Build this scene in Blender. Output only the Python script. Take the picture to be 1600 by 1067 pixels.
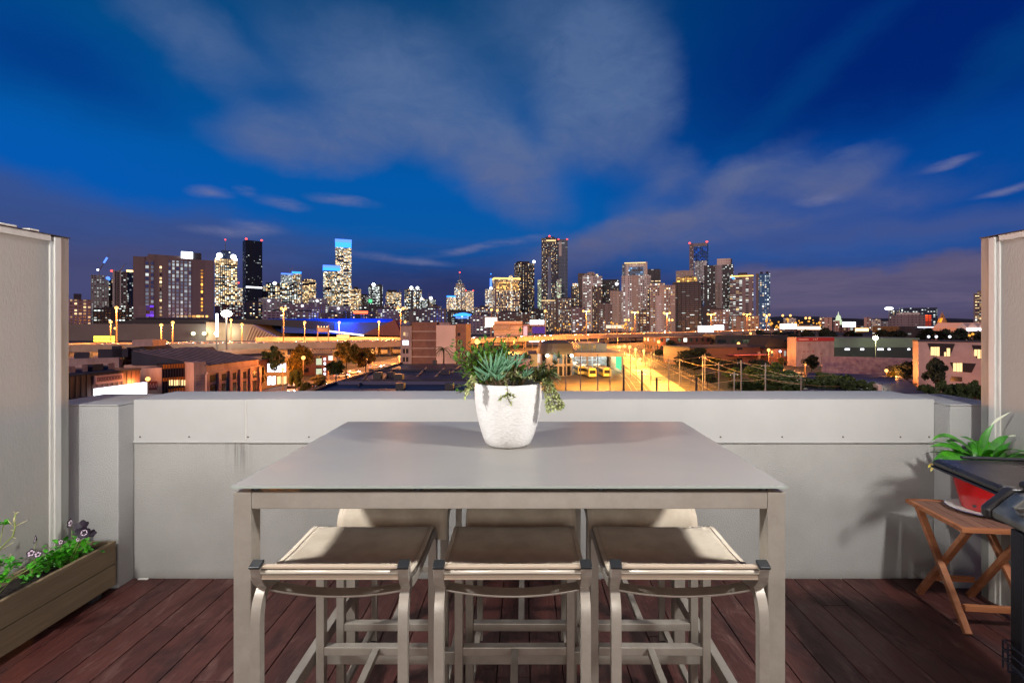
import bpy, math, random
from mathutils import Vector, Matrix
R = math.radians
SC = bpy.context.scene
for _o in list(bpy.data.objects): bpy.data.objects.remove(_o)
COL = SC.collection

# ------------------------------------------------------------------ camera
FP = 750.0                      # focal length in pixels of a 1600 px wide frame
CX, CY, CZ = 818.0, 507.0, 1.5  # where the optical axis lands; camera height above the deck
cam_d = bpy.data.cameras.new('camera'); cam = bpy.data.objects.new('camera', cam_d); COL.objects.link(cam)
cam.location = (0, 0, CZ); cam.rotation_euler = (R(90), 0, 0)
cam_d.sensor_width = 36; cam_d.lens = 36*FP/1600
cam_d.shift_x = -(CX-800)/1600; cam_d.shift_y = -(533.5-CY)/1600
cam_d.clip_start = 0.05; cam_d.clip_end = 30000
SC.camera = cam
SC.view_settings.view_transform = 'Standard'; SC.view_settings.look = 'None'
SC.view_settings.exposure = 0; SC.view_settings.gamma = 1
SC.cycles.max_bounces = 5; SC.cycles.diffuse_bounces = 3; SC.cycles.glossy_bounces = 3
SC.cycles.transmission_bounces = 4; SC.cycles.transparent_max_bounces = 6
SC.cycles.caustics_reflective = False; SC.cycles.caustics_refractive = False
SC.cycles.sample_clamp_indirect = 4
SC.cycles.use_denoising = True

def s2l(c):
    c = c/255.0
    return c/12.92 if c <= 0.04045 else ((c+0.055)/1.055)**2.4
def rgb(r, g, b): return (s2l(r), s2l(g), s2l(b), 1)

# ------------------------------------------------------------------ world: deep blue dusk sky with drifting cloud
W = bpy.data.worlds.new('World'); SC.world = W; W.use_nodes = True
nt = W.node_tree; nt.nodes.clear()
def N(t, **k):
    n = nt.nodes.new(t)
    for a, v in k.items():
        if a == 'ins':
            for i, x in v.items():
                if hasattr(x, 'node'): nt.links.new(x, n.inputs[i])
                else: n.inputs[i].default_value = x
        else: setattr(n, a, v)
    return n
def MA(op, a, b=None, c=None, clamp=False):
    n = N('ShaderNodeMath', operation=op, use_clamp=clamp)
    for i, x in enumerate((a, b, c)):
        if x is None: continue
        if hasattr(x, 'node'): nt.links.new(x, n.inputs[i])
        else: n.inputs[i].default_value = x
    return n.outputs[0]
def MIX(f, a, b, bt='MIX'):
    n = N('ShaderNodeMix', data_type='RGBA', blend_type=bt)
    for i, x in ((0, f), (6, a), (7, b)):
        if hasattr(x, 'node'): nt.links.new(x, n.inputs[i])
        else: n.inputs[i].default_value = x
    return n.outputs[2]
tc = N('ShaderNodeTexCoord'); sp = N('ShaderNodeSeparateXYZ', ins={0: tc.outputs['Generated']})
az = MA('ARCTAN2', sp.outputs[0], sp.outputs[1]); el = MA('ARCSINE', sp.outputs[2])
ae = N('ShaderNodeCombineXYZ', ins={0: az, 1: el}).outputs[0]
def sky_noise(scale, det, rough, sx, sy, seed, dist=0.0):
    m = N('ShaderNodeVectorMath', operation='MULTIPLY', ins={0: ae, 1: (sx, sy, 1)})
    a = N('ShaderNodeVectorMath', operation='ADD', ins={0: m.outputs[0], 1: (seed*3.1, seed*7.7, seed)})
    return N('ShaderNodeTexNoise', ins={'Vector': a.outputs[0], 'Scale': scale, 'Detail': det, 'Roughness': rough, 'Distortion': dist})
w1 = sky_noise(3.0, 4, .5, 1, 1.3, 1)
w1v = N('ShaderNodeVectorMath', operation='SUBTRACT', ins={0: w1.outputs['Color'], 1: (.5, .5, .5)}).outputs[0]
w1s = N('ShaderNodeVectorMath', operation='SCALE', ins={0: w1v, 3: .22}).outputs[0]
wae = N('ShaderNodeVectorMath', operation='ADD', ins={0: ae, 1: w1s}).outputs[0]
def sky_ang(px, py):
    dx = px-CX
    return math.atan(dx/FP), math.atan((CY-py)/math.hypot(FP, dx))
def blob(px, py, rx, ry, rot=0, hard=0.0, vec=None):
    a, e = sky_ang(px, py)
    m = N('ShaderNodeMapping', vector_type='TEXTURE', ins={0: vec or wae, 1: (a, e, 0), 2: (0, 0, R(rot)), 3: (rx/FP, ry/FP, 1)})
    f = N('ShaderNodeVectorMath', operation='MULTIPLY', ins={0: m.outputs[0], 1: (1, 1, 0)})
    l = N('ShaderNodeVectorMath', operation='LENGTH', ins={0: f.outputs[0]})
    r = N('ShaderNodeMapRange', interpolation_type='SMOOTHSTEP', ins={0: l.outputs['Value'], 1: hard, 2: 1.0, 3: 1.0, 4: 0.0})
    return r.outputs[0]
# vertical gradient of the clear sky
w2s = N('ShaderNodeVectorMath', operation='SCALE', ins={0: w1v, 3: .045}).outputs[0]
n5 = sky_noise(6, 6, .6, 1, 1.6, 17)
n5v = N('ShaderNodeVectorMath', operation='SUBTRACT', ins={0: n5.outputs['Color'], 1: (.5, .5, .5)}).outputs[0]
n5s = N('ShaderNodeVectorMath', operation='SCALE', ins={0: n5v, 3: .085}).outputs[0]
wae = N('ShaderNodeVectorMath', operation='ADD', ins={0: N('ShaderNodeVectorMath', operation='ADD', ins={0: ae, 1: w2s}).outputs[0], 1: n5s}).outputs[0]
cr = N('ShaderNodeValToRGB', ins={0: MA('DIVIDE', el, R(50), clamp=True)})
els = cr.color_ramp.elements
els[0].position = 0.0; els[0].color = rgb(58, 54, 92)
els[1].position = 1.0; els[1].color = rgb(2, 42, 90)
for p, c in ((.05, rgb(44, 54, 104)), (.12, rgb(26, 66, 130)), (.20, rgb(10, 88, 164)), (.32, rgb(3, 88, 168)), (.45, rgb(3, 78, 146)), (.62, rgb(0, 68, 122)), (.8, rgb(0, 58, 106))):
    e = els.new(p); e.color = c
SKY = cr.outputs[0]
SKY = MIX(MA('MULTIPLY', blob(1440, 60, 560, 300, 0, .1), .9), SKY, rgb(1, 28, 108))
SKY = MIX(MA('MULTIPLY', blob(1460, 290, 430, 120, 0, .2), .8), SKY, rgb(4, 72, 154))
SKY = MIX(MA('MULTIPLY', blob(60, 265, 360, 80, -4, .1), .8), SKY, rgb(4, 88, 178))
SKY = MIX(MA('MULTIPLY', blob(60, 85, 170, 70, -10, .0), .6), SKY, rgb(2, 44, 128))
SKY = MIX(MA('MULTIPLY', blob(1260, 140, 240, 34, 34, 0), .3), SKY, rgb(4, 78, 140))
SKY = MIX(MA('MULTIPLY', blob(1590, 85, 130, 36, 30, 0), .35), SKY, rgb(4, 78, 140))
CLD = None
def add(v, k):
    global CLD
    v = MA('MULTIPLY', v, k)
    CLD = v if CLD is None else MA('ADD', CLD, v)
for b, k in (((330, 82, 190, 52, -30, 0), .62), ((620, 130, 230, 95, -6, .1), .85), ((490, 212, 160, 58, 5, .25), .80), ((720, 215, 190, 75, -16, .1), .6),
             ((815, 270, 115, 85, -25, .15), .75), ((945, 145, 135, 130, 0, .5), .85), ((880, 50, 190, 120, 0, .2), .55), ((1050, 268, 60, 45, 0, .1), .5), ((1000, 330, 60, 80, -30, .1), .35),
             ((1120, 300, 150, 38, 24, .1), .55), ((1290, 282, 100, 34, 14, .2), .7), ((1190, 282, 110, 30, 10, .1), .5), ((1120, 350, 330, 42, 5, .2), .62), ((930, 385, 200, 40, 18, .1), .5), ((560, 30, 300, 60, 0, 0), .14)):
    add(blob(*b), k)
HOLE = None
for b, k in (((935, 290, 120, 66, -8, .0), .95), ((425, 150, 120, 55, -12, 0), .85), ((800, 100, 130, 90, 0, 0), .42), ((1250, 320, 130, 26, -6, .0), .6), ((1050, 318, 70, 34, 20, 0), .5)):
    v = MA('SUBTRACT', 1.0, MA('MULTIPLY', blob(*b), k))
    HOLE = v if HOLE is None else MA('MULTIPLY', HOLE, v)
CLD = MA('MULTIPLY', MA('SUBTRACT', 1.0, MA('EXPONENT', MA('MULTIPLY', CLD, -1.35))), HOLE)
CLD = MA('MULTIPLY', CLD, 1.12)
n2 = sky_noise(4.5, 6, .55, 1, 1.7, 5, .3)
n3 = sky_noise(14, 5, .6, 1, 2.2, 9, .3)
dens = MA('MULTIPLY', CLD, MA('MULTIPLY_ADD', n2.outputs[0], .9, .5))
dens = MA('ADD', dens, MA('MULTIPLY', MA('SUBTRACT', n3.outputs[0], .5), MA('MULTIPLY', dens, .45)))
n7 = sky_noise(9, 8, .68, 1, 2.0, 41, .8)
dens = MA('ADD', dens, MA('MULTIPLY', MA('SUBTRACT', n7.outputs[0], .5), MA('MULTIPLY', MA('MINIMUM', dens, .8), 1.1)))
dens = MA('MINIMUM', MA('MAXIMUM', dens, 0), .9)
cc = N('ShaderNodeValToRGB', ins={0: MA('DIVIDE', el, R(40), clamp=True)})
ce = cc.color_ramp.elements
ce[0].position = 0; ce[0].color = rgb(92, 86, 118); ce[1].position = 1; ce[1].color = rgb(68, 98, 144)
e = ce.new(.3); e.color = rgb(94, 102, 142)
e = ce.new(.6); e.color = rgb(88, 112, 156)
SKY = MIX(dens, SKY, cc.outputs[0])
# horizon cloud bank, streaky
n4 = sky_noise(4, 6, .6, .8, 5.0, 13, .4)
bank = N('ShaderNodeMapRange', interpolation_type='SMOOTHSTEP', ins={0: el, 1: R(1), 2: R(13), 3: 1, 4: 0}).outputs[0]
nb = N('ShaderNodeMapRange', interpolation_type='SMOOTHSTEP', ins={0: n4.outputs[0], 1: .42, 2: .6, 3: 0, 4: 1}).outputs[0]
SKY = MIX(MA('MULTIPLY', MA('MULTIPLY', bank, nb), .5), SKY, rgb(74, 80, 128))
wsp = N('ShaderNodeSeparateXYZ', ins={0: wae}).outputs
SKY = MIX(MA('MULTIPLY', blob(1360, 366, 420, 34, 3, .2), .65), SKY, rgb(72, 88, 142))
SKY = MIX(MA('MULTIPLY', blob(1350, 396, 300, 30, 2, .2), .5), SKY, rgb(38, 84, 156))
def sstep(v, a0, a1, lo=0.0, hi=1.0): return N('ShaderNodeMapRange', interpolation_type='SMOOTHSTEP', ins={0: v, 1: a0, 2: a1, 3: lo, 4: hi}).outputs[0]
rb = MA('MULTIPLY', sstep(wsp[1], R(5.3), R(6.9), 1, 0), sstep(wsp[0], .30, .50))
tone = MIX(sstep(n6.outputs[0], .4, .62), rgb(106, 95, 122), rgb(88, 84, 116)) if False else rgb(104, 94, 121)
SKY = MIX(MA('MULTIPLY', rb, .85), SKY, tone)
SKY = MIX(MA('MULTIPLY', MA('MULTIPLY', rb, nb), .45), SKY, rgb(86, 82, 114))
SKY = MIX(MA('MULTIPLY', MA('MULTIPLY', rb, sstep(wsp[1], R(.6), R(2.4), 1, 0)), .6), SKY, rgb(72, 64, 88))
SKY = MIX(MA('MULTIPLY', blob(90, 385, 430, 92, -4, .45), .8), SKY, rgb(62, 80, 134))
SKY = MIX(MA('MULTIPLY', blob(130, 440, 330, 70, 0, .3), .6), SKY, rgb(78, 74, 108))
SKY = MIX(MA('MULTIPLY', blob(640, 470, 360, 60, 0, .2), .7), SKY, rgb(36, 42, 84))
n6 = sky_noise(3.5, 7, .65, .9, 7.5, 23, .5)
nb6 = N('ShaderNodeMapRange', interpolation_type='SMOOTHSTEP', ins={0: n6.outputs[0], 1: .44, 2: .62, 3: 0, 4: 1}).outputs[0]
SKY = MIX(MA('MULTIPLY', MA('MULTIPLY', bank, nb6), .4), SKY, rgb(56, 62, 104))
# small pinkish wisps
n6b = sky_noise(22, 5, .6, .5, 1.6, 31, .3)
SM = None
wv = N('ShaderNodeVectorMath', operation='ADD', ins={0: ae, 1: N('ShaderNodeVectorMath', operation='SCALE', ins={0: n5v, 3: .03}).outputs[0]}).outputs[0]
for b in ((540, 316, 62, 12, -4, 0), (325, 302, 34, 10, 0, 0), (382, 299, 20, 10, 0, 0), (440, 318, 48, 12, -6, 0), (1278, 311, 42, 11, 0, 0), (400, 357, 50, 12, -4, 0), (350, 365, 60, 10, 0, 0), (1578, 293, 40, 6, 8, 0),
          (1480, 255, 34, 6, 10, 0), (620, 405, 110, 9, -4, 0), (760, 385, 140, 9, 10, 0)):
    v = MA('MULTIPLY', blob(*b, vec=wv), .62)
    SM = v if SM is None else MA('ADD', SM, v)
SM = MA('MULTIPLY', SM, MA('MULTIPLY_ADD', n6b.outputs[0], 3.2, -.9), clamp=True)
SKY = MIX(SM, SKY, rgb(116, 120, 158))
below = N('ShaderNodeMapRange', ins={0: el, 1: R(-2), 2: 0, 3: 1, 4: 0}).outputs[0]
SKY = MIX(below, SKY, rgb(70, 56, 66))
bg = N('ShaderNodeBackground', ins={0: SKY, 1: 1.0}); wo = N('ShaderNodeOutputWorld', ins={0: bg.outputs[0]})
W.cycles.sampling_method = 'MANUAL'; W.cycles.sample_map_resolution = 256

# ------------------------------------------------------------------ lights
def light(kind, name, loc, energy, color, size=.1, target=None, size_y=None):
    l = bpy.data.lights.new(name, kind); l.energy = energy; l.color = color
    if kind == 'AREA':
        l.size = size
        if size_y: l.shape = 'RECTANGLE'; l.size_y = size_y
        else: l.shape = 'DISK'
    elif kind == 'POINT': l.shadow_soft_size = size
    elif kind == 'SUN': l.angle = size
    o = bpy.data.objects.new(name, l); COL.objects.link(o); o.location = loc
    if target is not None:
        o.rotation_euler = (Vector(target)-Vector(loc)).to_track_quat('-Z', 'Y').to_euler()
    return o
# two lamps over the terrace (they throw the crossed shadows of pot and table) and a soft fill added behind the camera
light('AREA', 'terrace_lamp_light', (-2.2, .73, 2.5), 86, (1, .985, .965), .22, (0.1, 1.9, .7))
light('AREA', 'terrace_lamp_light', (2.12, .73, 2.5), 86, (1, .985, .965), .22, (-.1, 1.9, .7))
light('AREA', 'rear_fill_light', (0, -2.1, 1.25), 66, (1, .98, .955), 3.4, (0, 2, .7), 1.9)
# weak warm sun lamp, added to lift the city facades facing the viewer
light('SUN', 'facade_fill_sun', (0, 0, 50), 1.75, (1, .70, .58), R(25), Vector((0, 0, 50))+Vector((.25, 1, -.42)))

# ------------------------------------------------------------------ mesh helpers
class MB:
    def __init__(s): s.v = []; s.f = []
    def raw(s, vs, fs, M=None):
        o = len(s.v)
        s.v += [tuple(M @ Vector(p)) if M else tuple(p) for p in vs]
        s.f += [tuple(o+i for i in f) for f in fs]; return s
    def box(s, x0, x1, y0, y1, z0, z1, M=None):
        return s.raw([(x0,y0,z0),(x1,y0,z0),(x1,y1,z0),(x0,y1,z0),(x0,y0,z1),(x1,y0,z1),(x1,y1,z1),(x0,y1,z1)],
                     [(0,3,2,1),(4,5,6,7),(0,1,5,4),(1,2,6,5),(2,3,7,6),(3,0,4,7)], M)
    def prism(s, pts, y0, y1, M=None):          # polygon in xz (CCW seen from -y), extruded along y
        n = len(pts)
        return s.raw([(x, y0, z) for x, z in pts]+[(x, y1, z) for x, z in pts],
                     [tuple(range(n)), tuple(range(2*n-1, n-1, -1))]+[(i, i+n, (i+1) % n+n, (i+1) % n) for i in range(n)], M)
    def plan(s, pts, z0, z1, M=None):           # polygon in xy (CCW from above), extruded up
        n = len(pts)
        return s.raw([(x, y, z0) for x, y in pts]+[(x, y, z1) for x, y in pts],
                     [tuple(range(n-1, -1, -1)), tuple(range(n, 2*n))]+[(i, (i+1) % n, (i+1) % n+n, i+n) for i in range(n)], M)
    def tube(s, pts, rad, n=8, cap=True, M=None):
        pts = [Vector(p) for p in pts]
        rr = rad if isinstance(rad, (list, tuple)) else [rad]*len(pts)
        vs = []; fs = []; ref = None
        for i, p in enumerate(pts):
            t = (pts[min(i+1, len(pts)-1)]-pts[max(i-1, 0)]).normalized()
            if ref is None: ref = t.orthogonal().normalized()
            a = (ref-t*ref.dot(t)).normalized(); ref = a; b = t.cross(a)
            for k in range(n):
                w = 2*math.pi*k/n
                vs.append(p+a*math.cos(w)*rr[i]+b*math.sin(w)*rr[i])
        for i in range(len(pts)-1):
            for k in range(n):
                fs.append((i*n+k, i*n+(k+1) % n, (i+1)*n+(k+1) % n, (i+1)*n+k))
        if cap: fs += [tuple(range(n-1, -1, -1)), tuple((len(pts)-1)*n+k for k in range(n))]
        return s.raw(vs, fs, M)
    def sweep(s, pts, a, b, side=(1, 0, 0), M=None):   # rectangular bar along a path; a = size along side, b = across
        pts = [Vector(p) for p in pts]; side = Vector(side); vs = []; fs = []
        for i, p in enumerate(pts):
            t = (pts[min(i+1, len(pts)-1)]-pts[max(i-1, 0)]).normalized()
            q = t.cross(side).normalized(); sd = side.normalized()
            k = 1.0
            if 0 < i < len(pts)-1:
                c = (pts[i+1]-p).normalized().dot((p-pts[i-1]).normalized()); k = 1/max(.5, math.sqrt((1+c)/2))
            for u, w in ((-1, -1), (1, -1), (1, 1), (-1, 1)):
                vs.append(p+sd*u*a/2+q*w*b/2*k)
        for i in range(len(pts)-1):
            for k in range(4): fs.append((i*4+k, i*4+(k+1) % 4, (i+1)*4+(k+1) % 4, (i+1)*4+k))
        m = (len(pts)-1)*4
        fs += [(3, 2, 1, 0), (m, m+1, m+2, m+3)]
        return s.raw(vs, fs, M)
    def bar(s, p, q, a, b, up=(0, 0, 1)):
        p = Vector(p); q = Vector(q); t = (q-p).normalized(); sd = t.cross(Vector(up)).normalized()
        return s.sweep([p, q], a, b, sd)
    def lathe(s, prof, n=32, M=None, cap0=True, cap1=False):
        vs = []; fs = []
        for r, z in prof:
            for k in range(n): vs.append((r*math.cos(2*math.pi*k/n), r*math.sin(2*math.pi*k/n), z))
        for i in range(len(prof)-1):
            for k in range(n): fs.append((i*n+k, i*n+(k+1) % n, (i+1)*n+(k+1) % n, (i+1)*n+k))
        if cap0: fs.append(tuple(range(n-1, -1, -1)))
        if cap1: fs.append(tuple((len(prof)-1)*n+k for k in range(n)))
        return s.raw(vs, fs, M)
    def ball(s, c, r, n=8, m=6, sz=1.0):
        c = Vector(c)
        prof = [(max(1e-4, r*math.sin(math.pi*i/m)), -r*sz*math.cos(math.pi*i/m)) for i in range(m+1)]
        return s.lathe(prof, n, Matrix.Translation(c), False)
    def leaf(s, base, d, L, Wd, curl=.3, up=(0, 0, 1), n=4, fold=.25, tipw=0.0, shape=None):
        p = Vector(base); t = Vector(d).normalized(); up = Vector(up)
        sd = t.cross(up)
        if sd.length < 1e-3: sd = t.orthogonal()
        sd.normalize(); vs = []; fs = []
        for i in range(n+1):
            u = i/n
            w = Wd*(shape[i] if shape else max(tipw, math.sin(math.pi*min(1, (u*.93+.07))**.8)))*.5
            nn = sd.cross(t)
            vs += [p-sd*w+nn*w*fold, p, p+sd*w+nn*w*fold]
            p = p+t*(L/n); t = (t+Vector((0, 0, -1))*curl/n).normalized()
        for i in range(n):
            a = i*3; fs += [(a, a+1, a+4, a+3), (a+1, a+2, a+5, a+4)]
        return s.raw(vs, fs)
    def build(s, name, mat, parent=None, loc=None, bevel=0, smooth=False, seg=2, rot=None, auto=None):
        me = bpy.data.meshes.new(name); me.from_pydata(s.v, [], s.f); me.update()
        if mat: me.materials.append(mat)
        if smooth:
            for p in me.polygons: p.use_smooth = True
        o = bpy.data.objects.new(name, me); COL.objects.link(o)
        if parent: o.parent = parent
        if loc: o.location = loc
        if rot: o.rotation_euler = rot
        if bevel:
            b = o.modifiers.new('bevel', 'BEVEL'); b.width = bevel; b.segments = seg; b.limit_method = 'ANGLE'; b.angle_limit = R(35)
        return o
def tag(o, label, cat=None, group=None, kind=None):
    if label: o['label'] = label
    if cat: o['category'] = cat
    if group: o['group'] = group
    if kind: o['kind'] = kind
    return o
def thing(name, label, cat, loc=(0, 0, 0), rz=0, group=None):
    o = bpy.data.objects.new(name, None); COL.objects.link(o); o.location = loc; o.rotation_euler = (0, 0, rz)
    o.empty_display_size = .2
    return tag(o, label, cat, group)
def struct(name, mb, mat, **k): return tag(mb.build(name, mat, **k), None, kind='structure')
def copy_tree(o, parent=None, label=None):
    c = o.copy(); COL.objects.link(c); c.parent = parent
    if label: c['label'] = label
    for ch in list(o.children): copy_tree(ch, c)
    return c

# ------------------------------------------------------------------ materials
def mat(name, color, rough=.6, metal=0, bump=0, bscale=50, var=0, vscale=3, vcol=None, spec=.5, bstretch=None, emit=None, estr=0, bdet=4, coat=0, vdet=5, vrange=(.35, .65)):
    global nt
    m = bpy.data.materials.new(name); m.use_nodes = True; nt = m.node_tree
    b = nt.nodes['Principled BSDF']
    b.inputs['Base Color'].default_value = (*color[:3], 1); b.inputs['Roughness'].default_value = rough
    b.inputs['Metallic'].default_value = metal; b.inputs['Specular IOR Level'].default_value = spec
    b.inputs['Coat Weight'].default_value = coat
    t = N('ShaderNodeTexCoord')
    if var:
        mp = N('ShaderNodeMapping', ins={0: t.outputs['Object'], 3: bstretch or (1, 1, 1)})
        n = N('ShaderNodeTexNoise', ins={'Vector': mp.outputs[0], 'Scale': vscale, 'Detail': vdet, 'Roughness': .6})
        r = N('ShaderNodeMapRange', ins={0: n.outputs[0], 1: vrange[0], 2: vrange[1], 3: 0, 4: var}).outputs[0]
        c = MIX(r, (*color[:3], 1), (*(vcol or tuple(x*.6 for x in color[:3]))[:3], 1))
        nt.links.new(c, b.inputs['Base Color'])
        rr = N('ShaderNodeMapRange', ins={0: n.outputs[0], 1: .3, 2: .7, 3: max(.05, rough-.08), 4: min(1, rough+.08)})
        nt.links.new(rr.outputs[0], b.inputs['Roughness'])
    if bump:
        mp = N('ShaderNodeMapping', ins={0: t.outputs['Object'], 3: bstretch or (1, 1, 1)})
        n = N('ShaderNodeTexNoise', ins={'Vector': mp.outputs[0], 'Scale': bscale, 'Detail': bdet, 'Roughness': .6})
        bp = N('ShaderNodeBump', ins={'Strength': bump, 'Distance': .01, 'Height': n.outputs[0]})
        nt.links.new(bp.outputs[0], b.inputs['Normal'])
    if emit:
        b.inputs['Emission Color'].default_value = (*emit[:3], 1); b.inputs['Emission Strength'].default_value = estr
        m.cycles.emission_sampling = 'NONE'
    return m
def glow(name, color, s):
    m = bpy.data.materials.new(name); m.use_nodes = True; m.node_tree.nodes.clear(); n = m.node_tree
    e = n.nodes.new('ShaderNodeEmission'); e.inputs[0].default_value = (*color[:3], 1); e.inputs[1].default_value = s
    o = n.nodes.new('ShaderNodeOutputMaterial'); n.links.new(e.outputs[0], o.inputs[0]); m.cycles.emission_sampling = 'NONE'
    return m
# ================================================================== TERRACE
random.seed(7)
M_render = mat('rendered_wall_paint', rgb(184, 182, 178), .75, bump=.7, bscale=170, var=.35, vscale=2.5, vcol=rgb(164, 162, 158), bdet=3)
M_flash = mat('painted_flashing', rgb(192, 190, 186), .62, spec=.3, bump=.05, bscale=30, var=.3, vscale=3, vcol=rgb(171, 169, 165))
M_screen = mat('screen_panel_paint', rgb(170, 165, 157), .7, bump=.25, bscale=90, var=.5, vscale=1.6, vcol=rgb(148, 144, 136), bstretch=(1, 1, .4))
M_white = mat('white_channel_paint', rgb(214, 211, 203), .45, bump=.1, bscale=60, var=.5, vscale=9, vcol=rgb(176, 171, 160), bstretch=(1, 1, .25))
M_galv = mat('galvanised_post', rgb(158, 156, 150), .5, metal=.3, var=.5, vscale=12, vcol=rgb(120, 118, 112), bstretch=(1, 1, .2))
M_dark = mat('dark_cap', rgb(44, 44, 48), .5)
M_screw = mat('screw_metal', rgb(96, 88, 80), .4, metal=.8)

# --- deck: boards with real gaps over a dark sub-floor
M_under = mat('dark_subfloor', rgb(16, 12, 12), .9)
M_blocker = mat('blocker_wall_render', rgb(150, 146, 140), .8, bump=.3, bscale=90)
hs = MB().box(-7, 7, -2.6, -2.3, -.2, 5.6); tag(hs.build('house_wall_blocker', M_blocker), 'unseen apartment wall added behind the deck to block the fill sun', 'wall')  # unseen wall, added to keep the fill sun off the terrace
struct('subfloor', MB().box(-2.75, 2.75, -2.2, 2.85, -.12, -.03), M_under)
def deck_mat():
    global nt
    m = mat('decking_stain', rgb(96, 46, 40), .55); nt = m.node_tree; b = nt.nodes['Principled BSDF']
    t = N('ShaderNodeTexCoord'); gi = N('ShaderNodeAttribute', attribute_name='board', attribute_type='GEOMETRY')
    off = N('ShaderNodeVectorMath', operation='MULTIPLY_ADD', ins={0: gi.outputs['Color'], 1: (37, 51, 0), 2: t.outputs['Object']})
    g = N('ShaderNodeMapping', ins={0: off.outputs[0], 3: (1, .045, 1)})
    grain = N('ShaderNodeTexNoise', ins={'Vector': g.outputs[0], 'Scale': 95, 'Detail': 6, 'Roughness': .65, 'Distortion': .3})
    dirt = N('ShaderNodeTexNoise', ins={'Vector': N('ShaderNodeMapping', ins={0: t.outputs['Object'], 3: (1.3, .7, 1)}).outputs[0], 'Scale': 4.2, 'Detail': 8, 'Roughness': .68, 'Distortion': .5})
    wear = N('ShaderNodeTexNoise', ins={'Vector': N('ShaderNodeMapping', ins={0: off.outputs[0], 3: (1, .35, 1)}).outputs[0], 'Scale': 9, 'Detail': 9, 'Roughness': .75, 'Distortion': 1.0})
    rr = N('ShaderNodeSeparateColor', ins={0: gi.outputs['Color']})
    c0 = MIX(rr.outputs[2], rgb(74, 37, 33), rgb(92, 47, 41))
    c1 = MIX(MA('MULTIPLY', N('ShaderNodeMapRange', ins={0: grain.outputs[0], 1: .42, 2: .62, 3: 0, 4: 1}).outputs[0], .55), c0, rgb(56, 24, 22))
    c2 = MIX(N('ShaderNodeMapRange', ins={0: wear.outputs[0], 1: .53, 2: .70, 3: 0, 4: .65}).outputs[0], c1, rgb(134, 100, 92))
    c3 = MIX(N('ShaderNodeMapRange', ins={0: dirt.outputs[0], 1: .50, 2: .64, 3: 0, 4: .65}).outputs[0], c2, rgb(36, 18, 20))
    fl = N('ShaderNodeTexVoronoi', feature='F1', ins={'Vector': t.outputs['Object'], 'Scale': 9, 'Randomness': 1})
    spk = MA('LESS_THAN', fl.outputs['Distance'], .022)
    c4 = MIX(MA('MULTIPLY', spk, .6), c3, rgb(190, 170, 160))
    nt.links.new(c4, b.inputs['Base Color'])
    nt.links.new(N('ShaderNodeMapRange', ins={0: dirt.outputs[0], 1: .35, 2: .7, 3: .38, 4: .75}).outputs[0], b.inputs['Roughness'])
    h = MA('ADD', MA('MULTIPLY', grain.outputs[0], .5), MA('MULTIPLY', wear.outputs[0], .7))
    bp = N('ShaderNodeBump', ins={'Strength': .8, 'Distance': .006, 'Height': h}); nt.links.new(bp.outputs[0], b.inputs['Normal'])
    return m
M_deck = deck_mat()
mb = MB(); cols = []; x = .028-.1424*20
while x < 2.7:
    ys = [-2.2, random.uniform(-1.5, 1.2), 2.84] if random.random() < .5 else [-2.2, 2.84]
    if random.random() < .35: ys = [-2.2, random.uniform(1.9, 2.6), 2.84]
    for y0, y1 in zip(ys, ys[1:]):
        dz = random.uniform(-.001, .001)
        mb.box(x+.0022, x+.1402, y0+.0015, y1-.0015, -.026, dz); c = [random.random() for _ in range(3)]; cols += [c]*8
    x += .1424
deck = struct('deck', mb, M_deck, bevel=.0025)
at = deck.data.attributes.new('board', 'FLOAT_COLOR', 'POINT')
for i, c in enumerate(cols): at.data[i].color = (*c, 1)

# --- parapet
WALLY = 2.85
par = thing('parapet_wall', 'pale grey rendered parapet wall with folded metal flashing along its top, behind the bar table', 'wall', (0, WALLY, 0))
M_wallstain = mat('rendered_wall_stained', rgb(184, 180, 172), .78, bump=.7, bscale=170, bdet=3)
nt = M_wallstain.node_tree; b = nt.nodes['Principled BSDF']; t = N('ShaderNodeTexCoord'); so = N('ShaderNodeSeparateXYZ', ins={0: t.outputs['Object']})
n1 = N('ShaderNodeTexNoise', ins={'Vector': t.outputs['Object'], 'Scale': 2.2, 'Detail': 6, 'Roughness': .6})
c = MIX(N('ShaderNodeMapRange', ins={0: n1.outputs[0], 1: .35, 2: .7, 3: 0, 4: .6}).outputs[0], rgb(184, 182, 177), rgb(160, 157, 151))
stn = N('ShaderNodeTexNoise', ins={'Vector': N('ShaderNodeMapping', ins={0: t.outputs['Object'], 3: (34, 1, 1.3)}).outputs[0], 'Scale': 1.6, 'Detail': 4, 'Roughness': .6})
def near(xc, wd): return N('ShaderNodeMapRange', interpolation_type='SMOOTHSTEP', ins={0: MA('ABSOLUTE', MA('SUBTRACT', so.outputs[0], xc)), 1: 0, 2: wd, 3: 1, 4: 0}).outputs[0]
drop = N('ShaderNodeMapRange', interpolation_type='SMOOTHSTEP', ins={0: so.outputs[2], 1: .56, 2: .80, 3: 0, 4: 1}).outputs[0]
st = MA('MULTIPLY', MA('MULTIPLY', MA('ADD', near(-1.69, .11), MA('MULTIPLY', near(1.2, .06), .0)), drop), N('ShaderNodeMapRange', ins={0: stn.outputs[0], 1: .45, 2: .66, 3: 0, 4: 1}).outputs[0])
c = MIX(MA('MULTIPLY', st, .8), c, rgb(96, 90, 82))
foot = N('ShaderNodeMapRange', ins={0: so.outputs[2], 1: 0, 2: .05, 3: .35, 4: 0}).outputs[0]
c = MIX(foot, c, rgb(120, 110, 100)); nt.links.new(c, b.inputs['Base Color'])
MB().box(-2.75, 2.75, 0, .30, -.12, 1.045).build('wall_body', M_wallstain, par, bevel=.004)
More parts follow.
